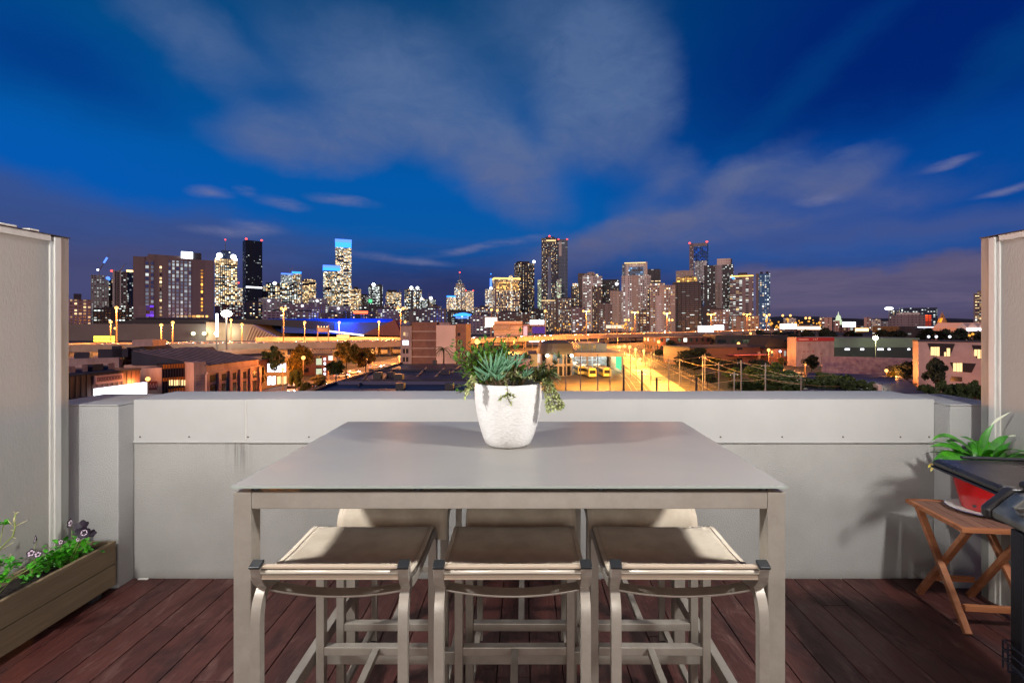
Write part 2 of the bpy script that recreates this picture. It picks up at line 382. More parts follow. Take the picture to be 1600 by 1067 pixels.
# flashing: two long folded sheets, lapped at a seam
def flashing(x0, x1, off):
    y0 = -.004-off; zt = 1.0535+off; th = .0025
    m = MB().sweep([(x0, y0, .802), (x0, y0, zt), (x0, .36, zt+.004)], .001, .0, (1, 0, 0)) if False else MB()
    m.box(x0, x1, y0-th, y0, .802, zt)                       # drop face
    m.box(x0, x1, y0-th, .34, zt+.0002, zt+th)              # top
    m.box(x0, x1, y0-th-.004, y0-th-.0002, .8, .812)        # hemmed drip edge
    return m
sh = flashing(-2.31, -1.637, 0).build('flashing', M_flash, par, bevel=.001)
sh = flashing(-1.640, 2.43, .003).build('flashing', M_flash, par, bevel=.001)
MB().box(-1.646, -1.637, -.0125, -.0075, .82, 1.05).build('sealant_joint', M_white, par, bevel=.001)
for sx in [-2.27, -1.98, -1.63, -1.27, -.9, -.52, -.15, .22, .60, .96, 1.165, 1.53, 1.89, 2.23, 2.40]:
    s_ = MB().lathe([(.0048, 0), (.0048, .002), (.002, .0035)], 10, Matrix.Translation((sx, -.0075 if sx < -1.64 else -.0095, .836)) @ Matrix.Rotation(R(90), 4, 'X'), cap1=True)
    s_.build('screw', M_screw, par)
MB().box(-.03, .03, 0, .02, 0, .006).build('sealant_lump', M_white, par, loc=(-2.24, -.03, 0), bevel=.003)
# end pillars
for nm, x0, x1, lb in (('wall_pillar', -2.72, -2.31, 'rendered pillar at the left end of the parapet, behind the timber planter'),
                       ('wall_pillar', 2.432, 2.72, 'rendered pillar at the right end of the parapet, behind the potted lily')):
    p = MB().box(x0, x1, 2.735, 2.848, -.1, 1.032)
    o = p.build(nm, M_render, None, bevel=.006)
    tag(o, lb, 'pillar')
    MB().box(x0+.002, x1-.002, 2.735, 3.15, 1.0338, 1.0445).build('capping', M_render, o, bevel=.004)
# --- privacy screens
def screen(sx, lb):
    s = -1 if sx < 0 else 1
    t = thing('privacy_screen', lb, 'screen', (sx, 2.66, 0))
    def bx(x0, x1, y0, y1, z0, z1): return MB().box(min(x0*s, x1*s), max(x0*s, x1*s), y0, y1, z0, z1)
    TOP = 1.975
    bx(.012, .03, -4.6, -.06, .02, TOP-.03).build('panel', M_screen, t)
    bx(0, .05, -.045, .0, .0, TOP).build('post', M_galv, t, bevel=.002)
    bx(-.004, .05, -.082, -.0455, .0, TOP-.004).build('edge_channel', M_white, t, bevel=.003)
    bx(.004, .05, -.10, -.0825, .0, TOP-.03).build('inner_bead', M_white, t, bevel=.002)
    bx(-.002, .05, -4.6, -.1005, TOP-.032, TOP).build('top_rail', M_white, t, bevel=.002)
    bx(-.006, .054, -4.6, .004, TOP+.0005, TOP+.005).build('capping', M_dark, t)
    return t
sc1 = screen(-2.52, 'grey privacy screen in a white frame on the left, above the planter box')
sc2 = screen(2.535, 'grey privacy screen in a white frame on the right, behind the barbecue')
M_drop = mat('dried_white_mark', rgb(220, 216, 206), .6)
for y0, y1 in ((-.22, -.17), (-.36, -.28)):
    MB().box(-.03, .01, y0, y1, 1.9805, 1.99).build('sealant_blob', M_drop, sc1, bevel=.003)

# --- bar table
TX0, TX1, TY0, TY1 = -.822, .742, 1.352, 2.25
M_frame = mat('champagne_aluminium', rgb(168, 160, 149), .36, metal=.35, bump=.06, bscale=260, var=.35, vscale=14, vcol=rgb(124, 114, 100), spec=.5)
M_glass = mat('frosted_glass_top', rgb(148, 144, 138), .42, var=.5, vscale=1.3, vcol=rgb(134, 130, 125), spec=.28, vdet=2)
nt = M_glass.node_tree; b = nt.nodes['Principled BSDF']; t = N('ShaderNodeTexCoord')
sm_ = N('ShaderNodeTexNoise', ins={'Vector': N('ShaderNodeMapping', ins={0: t.outputs['Object'], 3: (1, 2.2, 1)}).outputs[0], 'Scale': 2.0, 'Detail': 2, 'Roughness': .5})
nt.links.new(N('ShaderNodeMapRange', ins={0: sm_.outputs[0], 1: .35, 2: .65, 3: .36, 4: .48}).outputs[0], b.inputs['Roughness'])
dv = N('ShaderNodeTexVoronoi', feature='F1', ins={'Vector': t.outputs['Object'], 'Scale': 9, 'Randomness': 1}); dm_ = MA('LESS_THAN', dv.outputs['Distance'], .016)
bc = b.inputs['Base Color'].links[0].from_socket
nt.links.new(MIX(MA('MULTIPLY', dm_, .35), bc, rgb(205, 200, 192)), b.inputs['Base Color'])
M_gedge = mat('glass_edge', rgb(158, 166, 158), .25)
tab = thing('bar_table', 'long champagne metal bar table with a frosted grey glass top, mid deck', 'table', ((TX0+TX1)/2, (TY0+TY1)/2, 0))
hw, hd = (TX1-TX0)/2, (TY1-TY0)/2
MB().box(-hw, hw, -hd, hd, 1.0385, 1.0455).build('glass_top', M_glass, tab, bevel=.0018)
ge = MB()
for a in ((-hw-.0016, hw+.0016, -hd-.0016, -hd-.0002), (-hw-.0016, -hw-.0002, -hd, hd), (hw+.0002, hw+.0016, -hd, hd), (-hw, hw, hd+.0002, hd+.0016)):
    ge.box(a[0], a[1], a[2], a[3], 1.0390, 1.0450)
ge.build('glass_edge', M_gedge, tab)
fw, fd = hw-.002, hd-.004
for sx in (-1, 1):
    for sy in (-1, 1):
        MB().box(*sorted((sx*fw, sx*(fw-.05))), *sorted((sy*fd, sy*(fd-.05))), 0.004, 1.027).build('leg', M_frame, tab, bevel=.0025)
        MB().box(*sorted((sx*(fw-.004), sx*(fw-.046))), *sorted((sy*(fd-.004), sy*(fd-.046))), 0, .0038).build('foot_pad', M_dark, tab)
for sy in (-1, 1):
    MB().box(-fw+.0505, fw-.0505, *sorted((sy*(fd-.001), sy*(fd-.045))), .979, 1.0265).build('apron', M_frame, tab, bevel=.002)
for sx in (-1, 1):
    MB().box(*sorted((sx*(fw-.001), sx*(fw-.045))), -fd+.0505, fd-.0505, .979, 1.0265).build('apron', M_frame, tab, bevel=.002)
    MB().box(*sorted((sx*(fw-.012), sx*(fw-.045))), -fd+.0505, fd-.0505, .235, .285).build('side_stretcher', M_frame, tab, bevel=.002)
MB().box(-fw+.0455, fw-.0455, -.015, .015, .236, .284).build('foot_rail', M_frame, tab, bevel=.002)
for sx in (-.97, -.35, .35, .97):
    for sy in (-1, 1):
        MB().lathe([(.014, 1.0272), (.014, 1.0383)], 12, Matrix.Translation((sx*(fw-.03), sy*(fd-.025), 0)), cap1=True).build('spacer_pad', M_dark, tab)

# --- stools
SWD, SDP = .43, .44
M_sling = mat('beige_sling_fabric', rgb(228, 215, 194), .85, var=.7, vscale=7, vcol=rgb(186, 168, 146), spec=.25)
nt = M_sling.node_tree; b = nt.nodes['Principled BSDF']; t = N('ShaderNodeTexCoord'); so = N('ShaderNodeSeparateXYZ', ins={0: t.outputs['Object']})
wx = MA('SINE', MA('MULTIPLY', so.outputs[0], 2400)); wy = MA('SINE', MA('MULTIPLY', so.outputs[1], 2400))
bp = N('ShaderNodeBump', ins={'Strength': .25, 'Distance': .001, 'Height': MA('MULTIPLY', wx, wy)}); nt.links.new(bp.outputs[0], b.inputs['Normal'])
M_hem = mat('beige_hem', rgb(184, 166, 146), .8, spec=.25)
M_cap = mat('black_plastic_cap', rgb(38, 40, 42), .35)
M_rod = mat('pale_rod', rgb(196, 186, 170), .35, metal=.2)
def smooth(pts, n=2):
    for _ in range(n):
        q = [pts[0]]
        for a, b in zip(pts, pts[1:]):
            q.append(tuple(a[i]*.75+b[i]*.25 for i in range(len(a)))); q.append(tuple(a[i]*.25+b[i]*.75 for i in range(len(a))))
        q.append(pts[-1]); pts = q
    return pts
def make_stool(lb, grp):
    t = thing('bar_stool', lb, 'stool', (0, 0, 0), 0, grp)
    w = SWD/2; T = .029
    rail = smooth([(.006, .843), (.016, .80), (.045, .772), (.14, .757), (.27, .764), (.375, .768), (.418, .752), (.431, .705)], 2)
    fr = smooth([(.03, .768), (.004, .742), (-.004, .70), (-.004, .60), (-.004, .0)], 4)
    for s in (-1, 1):
        X = s*(w-T/2)
        MB().sweep([(X, y, z) for y, z in rail], T, .026).build('side_rail', M_frame, t, bevel=.002)
        MB().sweep([(X-s*.001, y+.009, z+.0) for y, z in fr], T-.003, .024).build('leg', M_frame, t, bevel=.002)
        MB().box(X-T/2, X+T/2, SDP-.03, SDP, 0, .735).build('leg', M_frame, t, bevel=.002)
        MB().sweep([(X, .004, .8435), (X, .001, .851)], T+.002, .028).build('end_cap', M_cap, t, bevel=.002)
        MB().box(X-.012, X+.012, .04, SDP-.032, .06, .085).build('side_stretcher', M_frame, t, bevel=.002)
    MB().box(-w+T+.0005, w-T-.0005, SDP-.03, SDP-.002, .317, .347).build('cross_bar', M_frame, t, bevel=.002)
    MB().box(-w+T+.0005, w-T-.0005, .002, .026, .317-.03, .347-.03).build('footrest', M_frame, t, bevel=.002) if False else None
    MB().box(-.012, .012, .0, SDP-.031, .322, .345).build('centre_stretcher', M_frame, t, bevel=.002)
    MB().box(-w+T, w-T, -.014, .0, .318, .348).build('footrest', M_frame, t, bevel=.002)
    bow = [(x, .075, .748-.018*(1-(x/(w-T))**2)) for x in [(-1+2*i/16)*(w-T+.004) for i in range(17)]]
    MB().sweep(bow, .044, .006, (0, 1, 0)).build('bowed_brace', M_frame, t, bevel=.0015)
    # sling: follows the rails, dips a little across its middle
    prof = smooth([(.012, .842), (.03, .812), (.07, .797), (.15, .785), (.27, .786), (.36, .792), (.41, .783), (.440, .748), (.450, .676)], 2)
    nx = 15; vs = []; fs = []
    for j, (y, z) in enumerate(prof):
        for i in range(nx):
            u = -1+2*i/(nx-1); sag = (1-u*u)*.010*min(1, max(0, (y-.0)/.1))*min(1, max(0, (.44-y)/.1))
            vs.append((u*(w-T+.004 if y < .05 else w-.004), y, z-sag))
    for j in range(len(prof)-1):
        for i in range(nx-1): fs.append((j*nx+i, j*nx+i+1, (j+1)*nx+i+1, (j+1)*nx+i))
    m = MB().raw(vs, fs); sl = m.build('sling_seat', M_sling, t, smooth=True)
    so_ = sl.modifiers.new('thickness', 'SOLIDIFY'); so_.thickness = .003; so_.offset = 0
    # hems along both sides and the front rods
    for s in (-1, 1):
        MB().sweep([(s*(w-.018), y, z+.0028-(1-((w-.018)/w)**2)*.01) for y, z in prof[4:]], .0012, .0012).build('stitching', M_hem, sl)
    MB().tube([(-w+T, .000, .828), (w-T, .000, .828)], .0058, 10).build('front_rod', M_rod, t, smooth=True)
    MB().box(-w+T, w-T, -.001, .013, .836, .8445).build('front_hem', M_hem, t, bevel=.002)
    MB().box(-w+T, w-T, .0, .012, .806, .8195).build('front_hem', M_hem, t, bevel=.002)
    MB().tube([(-w+T, .018, .815), (w-T, .018, .815)], .008, 8).build('front_bar', M_frame, t)
    MB().box(-w+T, w-T, SDP-.028, SDP-.010, .69, .71).build('rear_bar', M_frame, t, bevel=.002)
    for s in (-1, 1):
        for y in (0.005, SDP-.015): MB().box(s*(w-T/2)-.013, s*(w-T/2)+.013, y-.011, y+.013, -.0002, .004).build('foot_pad', M_dark, t)
    return t
SG = 'sling bar stools tucked under the bar table'
st0 = make_stool('beige sling bar stool at the near side of the table, left end', SG)
SP = [(-.527, 1.305, 0, 'front bar stool at the left end, its outer cap against the table leg'),
      (-.030, 1.305, 0, 'front bar stool in the middle of the near row, shaded by the table'),
      (.452, 1.305, 0, 'front bar stool at the right end of the table, beside the right table leg'),
      (-.508, 2.29, math.pi, 'far side bar stool beyond the left front stool, its rolled edge half lit'),
      (-.007, 2.29, math.pi, 'far side bar stool beyond the middle front stool, below the white plant pot'),
      (.457, 2.29, math.pi, 'far side bar stool beyond the right front stool, its rolled edge half lit')]
for i, (x, y, rz, lb) in enumerate(SP):
    o = st0 if i == 0 else copy_tree(st0)
    o.location = (x, y, 0); o.rotation_euler = (0, 0, rz+(0, .004, -.006, .003, -.004, .005)[i]); o['label'] = lb
# (the foot pads keep every stool standing on the boards)

# --- potted succulents on the table
PX, PY, PZ = -.058, 1.83, 1.0455
M_pot = mat('hammered_white_ceramic', rgb(226, 224, 220), .32, spec=.5)
nt = M_pot.node_tree; b = nt.nodes['Principled BSDF']; t = N('ShaderNodeTexCoord')
vn = N('ShaderNodeTexNoise', ins={'Vector': t.outputs['Object'], 'Scale': 9, 'Detail': 2})
vv = N('ShaderNodeVectorMath', operation='MULTIPLY_ADD', ins={0: vn.outputs['Color'], 1: (.05, .05, .05), 2: t.outputs['Object']})
vo = N('ShaderNodeTexVoronoi', feature='SMOOTH_F1', ins={'Vector': N('ShaderNodeMapping', ins={0: vv.outputs[0], 3: (1, 1, 1.7)}).outputs[0], 'Scale': 75, 'Smoothness': .4})
bp = N('ShaderNodeBump', ins={'Strength': .5, 'Distance': .0026, 'Height': vo.outputs['Distance']}); nt.links.new(bp.outputs[0], b.inputs['Normal'])
pot = thing('potted_succulents', 'round hammered white pot of mixed succulents standing on the bar table', 'potted plant', (PX, PY, PZ))
H = .236
prof = [(.066, .0), (.078, .002), (.088, .010), (.098, .035), (.110, .075), (.121, .125), (.1275, .175), (.1275, .21), (.1265, H-.003), (.125, H), (.1225, H), (.121, H-.003), (.121, H-.03)]
MB().lathe(prof, 64).build('pot', M_pot, pot, smooth=True)
M_soil = mat('potting_soil', rgb(34, 26, 20), .95, bump=.8, bscale=60)
MB().lathe([(.1195, H-.026), (.06, H-.018), (.001, H-.015)], 32, cap0=True).build('soil', M_soil, pot)
def leafmat(nm, c, c2, rough=.45, sc=30, trans=0):
    m = mat(nm, c, rough, var=.9, vscale=sc, vcol=c2, vrange=(.35, .65)); return m
M_lf1 = leafmat('glossy_leaf', rgb(54, 98, 30), rgb(106, 140, 40), .4)
M_lf2 = leafmat('blue_green_finger_leaf', rgb(78, 132, 92), rgb(112, 150, 118), .5)
M_lf3 = leafmat('variegated_leaf', rgb(142, 160, 84), rgb(206, 206, 156), .45, 60)
M_lf4 = leafmat('drooping_grey_leaf', rgb(96, 120, 76), rgb(134, 140, 96), .5)
M_lf5 = leafmat('dull_green_leaf', rgb(64, 88, 36), rgb(98, 82, 40), .5)
M_stem = mat('woody_stem', rgb(98, 82, 56), .8)
rnd = random.Random(3)
def P3(px, py, d): return Vector(((px-CX)/FP*d-PX, d-PY, CZ-(py-CY)/FP*d-PZ))   # a point of the pot plant, in the pot's own frame
def rdir(zmin=-.2, zmax=1):
    while True:
        v = Vector((rnd.uniform(-1, 1), rnd.uniform(-1, 1), rnd.uniform(zmin, zmax)))
        if .2 < v.length < 1: return v.normalized()
# glossy leafy bush at the back left
m = MB(); stm = MB()
root = Vector((-.03, .03, H-.02))
for k in range(200):
    tip = P3(rnd.gauss(757, 28), rnd.gauss(560, 17), rnd.uniform(1.82, 1.98))
    tip.x = max(tip.x, P3(706, 0, 1.85).x)
    mid = root.lerp(tip, .5)+Vector((0, 0, .012))
    stm.tube([root+rdir()*.03, mid, tip], [.0022, .0017, .0010], 5)
    for j in range(11):
        q = root.lerp(tip, .35+.65*j/10)+rdir()*.008
        m.leaf(q, rdir(-.3, .9)+(tip-root).normalized()*.5, rnd.uniform(.018, .028), rnd.uniform(.011, .016), rnd.uniform(.1, .7), n=3)
m.build('glossy_shrub', M_lf1, pot, smooth=True); stm.build('shrub_stems', M_stem, pot)
# blue-green chalk-stick leaves
def stick(mb, p, d, L, r):
    p = Vector(p); d = Vector(d).normalized(); pts = [p]; 
    for i in range(5):
        d = (d+Vector((0, 0, .05))).normalized(); pts.append(pts[-1]+d*L/5)
    mb.tube(pts, [r*.6, r, r*1.05, r*.9, r*.55, r*.1], 6)
m = MB(); stm = MB()
for (cx, cy, d, nl, L, spread) in ((768, 585, 1.735, 17, .085, 1.0), (792, 578, 1.76, 15, .07, 1.0), (778, 590, 1.72, 12, .05, 1.3), (806, 572, 1.80, 12, .055, 1.0), (757, 592, 1.74, 8, .05, 1.2), (820, 590, 1.75, 10, .04, 1.3)):
    c = P3(cx, cy, d); stm.tube([Vector((c.x*.7, c.y*.7, H-.02)), c], .005, 6)
    for k in range(nl):
        a = 2*math.pi*k/nl*2.4; e = rnd.uniform(.25, 1.5)
        stick(m, c+Vector((0, 0, rnd.uniform(-.012, .01))), (math.cos(a)*spread, math.sin(a)*spread, e), L*rnd.uniform(.7, 1.2), rnd.uniform(.0026, .0038))
for (x0, y0, x1, y1) in ((765, 585, 755, 548), (768, 583, 766, 550), (770, 584, 778, 548), (775, 586, 797, 560), (772, 586, 787, 545), (764, 588, 738, 577), (785, 580, 817, 560), (806, 575, 820, 552)):
    a = P3(x0, y0, 1.725); q = P3(x1, y1, 1.70+rnd.uniform(0, .05)); stick(m, a, q-a, (q-a).length*1.02, .0036)
m.build('finger_leaf_succulent', M_lf2, pot, smooth=True); stm.build('succulent_stems', M_stem, pot)
# dull leafy rosettes at the right
m = MB()
for k in range(62):
    c = P3(rnd.uniform(792, 866), rnd.gauss(587, 8), rnd.uniform(1.735, 1.90))
    for j in range(15): m.leaf(c, rdir(0, .9), rnd.uniform(.018, .032), rnd.uniform(.006, .010), .5, n=3)
for cx, cy in ((822, 560), (850, 575), (868, 570)):
    c = P3(cx, cy, 1.80)
    for j in range(12): m.leaf(c, rdir(.3, 1), .030, .008, .3, n=3)
m.build('dull_rosettes', M_lf5, pot, smooth=True)
# long drooping grey-green leaves on the right rim
m = MB(); c0 = P3(842, 588, 1.79)
for k in range(34):
    a = rnd.uniform(-.9, .9)
    m.leaf(c0+Vector((rnd.uniform(-.008, .02), rnd.uniform(-.02, .02), rnd.uniform(-.008, .014))), (math.cos(a), math.sin(a)-.1, rnd.uniform(.0, .9)), rnd.uniform(.055, .10), rnd.uniform(.006, .009), rnd.uniform(1.2, 2.2), n=6)
for k in range(12):
    m.leaf(P3(873, 560, 1.82), rdir(-.1, .8)+Vector((.2, 0, 0)), .045, .010, .6, n=4)
m.build('drooping_leaves', M_lf4, pot, smooth=True)
# variegated trailing stems
m = MB(); stm = MB()
def trail(pts, nleaf, L=.018):
    nleaf = int(nleaf*1.6)
    v = [P3(*p) for p in pts]; stm.tube(v, .0016, 5)
    for k in range(nleaf):
        u = (k+.5)/nleaf*(len(v)-1); i = min(int(u), len(v)-2); q = v[i].lerp(v[i+1], u-i)
        for s in range(3): m.leaf(q, rdir(-.7, .8), L*rnd.uniform(.7, 1.25), L*.55, .4, n=3)
trail([(740, 590, 1.72), (734, 594, 1.71), (731, 604, 1.70), (729, 613, 1.70)], 11)
trail([(742, 592, 1.73), (739, 598, 1.70), (735, 608, 1.70)], 8)
trail([(736, 600, 1.71), (731, 607, 1.70), (726, 619, 1.70)], 9)
trail([(791, 592, 1.70), (792, 601, 1.685), (793, 612, 1.685), (793, 622, 1.69), (800, 633, 1.69)], 7, .013)
trail([(793, 616, 1.688), (786, 619, 1.685), (780, 624, 1.688)], 6, .013)
trail([(793, 616, 1.688), (800, 618, 1.685), (805, 621, 1.688)], 6, .013)
for dx in (0, 4, 8, 12, 17, 20, 23):
    trail([(846+dx*.3, 590, 1.78), (850+dx*.6, 602, 1.75), (852+dx*.9, 618, 1.74), (854+dx*1.1, 632, 1.74), (856+dx, 640+rnd.uniform(-6, 8), 1.74)], 17, .015)
for k in range(60):
    c = P3(rnd.uniform(752, 838), rnd.uniform(584, 596), rnd.uniform(1.725, 1.78))
    for s in range(3): m.leaf(c, rdir(-.1, 1), .018, .0055, .3, n=3)
m.build('variegated_trailer', M_lf3, pot, smooth=True); stm.build('trailing_stems', M_stem, pot)

# --- timber planter box on the left
M_pine = mat('weathered_pine_sleeper', rgb(140, 122, 94), .8, bump=.4, bscale=40, bstretch=(1, .08, 1), var=.7, vscale=14, vcol=rgb(118, 100, 74))
pl = thing('planter_box', 'long weathered timber planter box against the left screen', 'planter', (-2.30, 2.71, 0))
Y0 = -2.4
for z0, z1 in ((.035, .153), (.157, .283)):
    MB().box(-.02, 0, Y0, 0, z0, z1).build('side_board', M_pine, pl, bevel=.003)
    MB().box(-.205, -.186, Y0, -.0, z0, z1).build('side_board', M_pine, pl, bevel=.003)
    MB().box(-.185, -.021, -.02, 0, z0, z1-.002).build('end_board', M_pine, pl, bevel=.003)
MB().box(-.185, -.021, Y0, -.021, .19, .252).build('soil', M_soil, pl)
for y in (-.1, -1.2, -2.3): MB().box(-.19, -.02, y-.03, y+.03, 0, .034).build('bearer', M_dark, pl)
# displace soil a little with loose clods
clod = MB()
for k in range(170): clod.ball((rnd.uniform(-.18, -.03), rnd.uniform(-1.1, -.03), .253), rnd.uniform(.003, .010), 5, 4, .6)
o_ = clod.build('soil_clods', M_soil, pl); o_['kind'] = 'stuff'
M_pl = leafmat('fresh_pansy_leaf', rgb(84, 176, 36), rgb(44, 124, 26), .4, 40)
M_pet = mat('dark_purple_petal', rgb(20, 8, 26), .6, var=.4, vscale=50, vcol=rgb(46, 18, 50)); M_petw = mat('white_petal', rgb(224, 210, 220), .6, var=.5, vscale=70, vcol=rgb(180, 120, 160))
M_stemg = mat('green_stem', rgb(140, 156, 84), .6); M_dry = mat('dried_flower_stalk', rgb(196, 190, 140), .7)
def PG(px, py, d): return Vector(((px-CX)/FP*d, d, CZ-(py-CY)/FP*d))
def flower(par_, c, n, sz, white=True, nm='flower'):
    c = Vector(c); n = Vector(n).normalized(); a = n.orthogonal().normalized(); b_ = n.cross(a)
    f = MB()
    for k in range(5):
        w = 2*math.pi*k/5+.3; d = (a*math.cos(w)+b_*math.sin(w))
        f.leaf(c, d+n*.35, sz, sz*.95, -.1, up=n, n=4, fold=.1, shape=[.35, .8, 1.0, .85, .3])
    o = f.build(nm, M_pet, par_, smooth=True)
    if white:
        g = MB()
        for k in range(5):
            w = 2*math.pi*k/5+.3; d = (a*math.cos(w)+b_*math.sin(w))
            g.leaf(c+n*.004+d*sz*.28, d+n*.2, sz*.45, sz*.55, -.1, up=n, n=3, fold=.1, shape=[.4, 1, .9, .3])
        g.build('petal_patch', M_petw, o, smooth=True)
    return o
pan = thing('pansy_plant', 'bright green pansy clump with dark purple flowers at the far end of the planter', 'plant', (-2.40, 2.50, .25))
def loc(v, o): return Vector(v)-o.location
m = MB(); sm = MB()
for k in range(250):
    c = Vector((rnd.gauss(-.005, .030), rnd.gauss(.0, .055), abs(rnd.gauss(.042, .026)))); d = Vector((c.x*9, c.y*6, rnd.uniform(.1, 1)))+rdir(-.3, .6)*.8
    m.leaf(c, d, rnd.uniform(.030, .048), rnd.uniform(.019, .029), rnd.uniform(.2, 1.1), n=4)
    if k % 5 == 0: sm.tube([(0, 0, -.01), tuple(c)], .0012, 4)
m.build('foliage', M_pl, pan, smooth=True); sm.build('stems', M_stemg, pan)
for (px, py, d, nn, sz, wh) in ((132, 832, 2.52, (.35, -1, .3), .034, True), (129, 823, 2.56, (.2, -1, .8), .036, False), (112, 817, 2.60, (-.4, -1, .3), .026, True), (96, 846, 2.46, (.1, -1, .2), .016, True), (123, 842, 2.50, (0, -1, .1), .014, True), (143, 833, 2.58, (.8, -.5, .2), .022, False)):
    c = loc(PG(px, py, d), pan); MB().tube([(c.x*.3, c.y*.5, 0), (c.x*.8, c.y*.9, c.z*.7), tuple(c)], .0014, 5).build('flower_stalk', M_stemg, pan); flower(pan, c, nn, sz, wh)
pa2 = thing('pansy_plant', 'small low pansy with pink white flower heads in front of the bright green clump', 'plant', (-2.42, 2.36, .25))
m = MB()
for k in range(26): m.leaf((rnd.gauss(0, .02), rnd.gauss(0, .03), rnd.uniform(0, .03)), rdir(0, 1), .025, .016, .6)
m.build('foliage', M_pl, pa2, smooth=True)
for (px, py, d, nn, sz, wh) in ((58, 842, 2.36, (-.6, -.7, .2), .024, True), (50, 864, 2.34, (.1, -1, .5), .022, True), (60, 866, 2.34, (.4, -1, .6), .018, True)):
    c = loc(PG(px, py, d), pa2); MB().tube([(0, 0, 0), (c.x*.6, c.y*.8, c.z*.8), tuple(c)], .0014, 5).build('flower_stalk', M_stemg, pa2); flower(pa2, c, nn, sz, wh)
sp_ = thing('snapdragon_plant', 'leggy plant with bare pale stalks at the near end of the planter', 'plant', (-2.40, 2.16, .25))
m = MB(); sm = MB(); dm = MB()
main = [loc(PG(*q), sp_) for q in ((-6, 866, 2.14), (2, 855, 2.14), (14, 843, 2.14), (20, 838, 2.14), (24, 822, 2.14), (22, 812, 2.14), (25, 802, 2.14))]
sm.tube([(0, 0, 0)]+[tuple(v) for v in main], [.004]*2+[.0032]*6, 6)
for a, b_ in (((22, 823), (42, 813)), ((3, 858), (21, 847)), ((21, 822), (12, 812)), ((23, 829), (17, 828)), ((10, 875), (18, 865)), ((20, 839), (25, 841)), ((25, 803), (29, 800)), ((25, 803), (21, 799))):
    dm.tube([tuple(loc(PG(*a, 2.14), sp_)), tuple(loc(PG(*b_, 2.13), sp_))], [.0020, .0012], 5)
dm.tube([tuple(loc(PG(22, 816, 2.14), sp_)), tuple(loc(PG(23, 808, 2.14), sp_))], .0042, 6)
for k in range(9): dm.leaf(loc(PG(26, 802, 2.14), sp_), rdir(-.2, 1), .011, .004, .2, n=2)
for c, nl, rad in (((6, 818), 15, .012), ((2, 880), 42, .04), ((22, 882), 26, .03), ((8, 900), 24, .03), ((46, 888), 9, .016), ((2, 905), 16, .03)):
    cc_ = loc(PG(*c, 2.14), sp_)
    for k in range(nl):
        q = cc_+Vector((rnd.gauss(0, rad*.6), rnd.gauss(0, rad*.6), rnd.gauss(0, rad*.4))); q.z = max(q.z, .006)
        m.leaf(q, rdir(-.1, .8), rnd.uniform(.018, .032), rnd.uniform(.012, .019), rnd.uniform(.3, 1), n=3)
    sm.tube([(0, 0, 0), tuple(cc_*.6+Vector((0, 0, .02))), tuple(cc_)], .0018, 5)
m.build('foliage', M_pl, sp_, smooth=True); sm.build('stems', M_stemg, sp_, smooth=True); dm.build('dried_stalks', M_dry, sp_, smooth=True)

# --- folding side table
M_teak = mat('orange_teak', rgb(172, 112, 74), .55, bump=.2, bscale=60, bstretch=(.12, 1, 1), var=.8, vscale=18, vcol=rgb(140, 78, 44))
M_teakt = mat('greyed_teak_top', rgb(128, 92, 76), .7, bump=.3, bscale=60, bstretch=(1, .1, 1), var=.8, vscale=14, vcol=rgb(98, 66, 56))
A7 = R(-6)
ft = thing('folding_table', 'small slatted teak folding table with crossed legs beside the barbecue', 'side table', (2.112, 2.31, 0), A7)
TW, TD, TZ = .40, .40, .52
for k in range(6):
    MB().box(.022+k*(TW-.04)/6, .022+(k+1)*(TW-.04)/6-.004, .022, TD-.022, TZ-.016, TZ-.002).build('slat', M_teakt, ft, bevel=.0015)
for y in (0, TD-.02): MB().box(0, TW, y, y+.0215, TZ-.022, TZ).build('top_frame', M_teak, ft, bevel=.002)
for x in (0, TW-.02): MB().box(x, x+.0215, .0218, TD-.0202, TZ-.022, TZ-.0005).build('top_frame', M_teak, ft, bevel=.002)
for x in (.035, TW-.058):
    MB().bar((x, TD-.05, TZ-.024), (x, .015, .004), .024, .032, (1, 0, 0)).build('leg', M_teak, ft, bevel=.003)
    MB().bar((x+(.0245 if x < .1 else -.0245), .04, TZ-.024), (x+(.0245 if x < .1 else -.0245), TD-.02, .004), .024, .032, (1, 0, 0)).build('leg', M_teak, ft, bevel=.003)
MB().box(.048, TW-.072, .047, .066, .095, .125).build('rung', M_teak, ft, bevel=.003)
MB().box(.073, TW-.095, TD-.075, TD-.056, .10, .13).build('rung', M_teak, ft, bevel=.003)
for x in (.026, TW-.03): MB().lathe([(.005, 0), (.005, .004)], 8, Matrix.Translation((x, .205, TZ*.5)) @ Matrix.Rotation(R(90), 4, 'Y'), cap1=True).build('bolt', M_screw, ft)
# --- saucer and red pot with lily
M_plate = mat('white_glazed_plate', rgb(214, 208, 200), .25); M_blue = mat('blue_glaze_line', rgb(70, 80, 120), .3)
PLX, PLY, PLZ = 2.385, 2.53, TZ+.001
pt = thing('saucer', 'white glazed saucer with a thin dark rim under the red pot', 'saucer', (PLX, PLY, PLZ))
MB().lathe([(.07, 0), (.085, .003), (.125, .014), (.128, .017), (.124, .018), (.085, .007), (.001, .006)], 40).build('dish', M_plate, pt, smooth=True)
MB().lathe([(.1245, .0183), (.1285, .0175), (.1288, .0162)], 40, cap0=False).build('rim_line', M_blue, pt, smooth=True)
M_red = mat('red_glazed_pot', rgb(182, 14, 22), .22, coat=.4)
lp = thing('potted_lily', 'red glazed pot with an arching bright green peace lily on the folding table', 'potted plant', (PLX+.03, PLY+.01, PLZ+.0075))
MB().lathe([(.072, 0), (.078, .004), (.10, .10), (.118, .19), (.122, .198), (.118, .20), (.113, .198), (.108, .17)], 40).build('pot', M_red, lp, smooth=True)
MB().lathe([(.109, .176), (.05, .182), (.001, .183)], 24).build('soil', M_soil, lp)
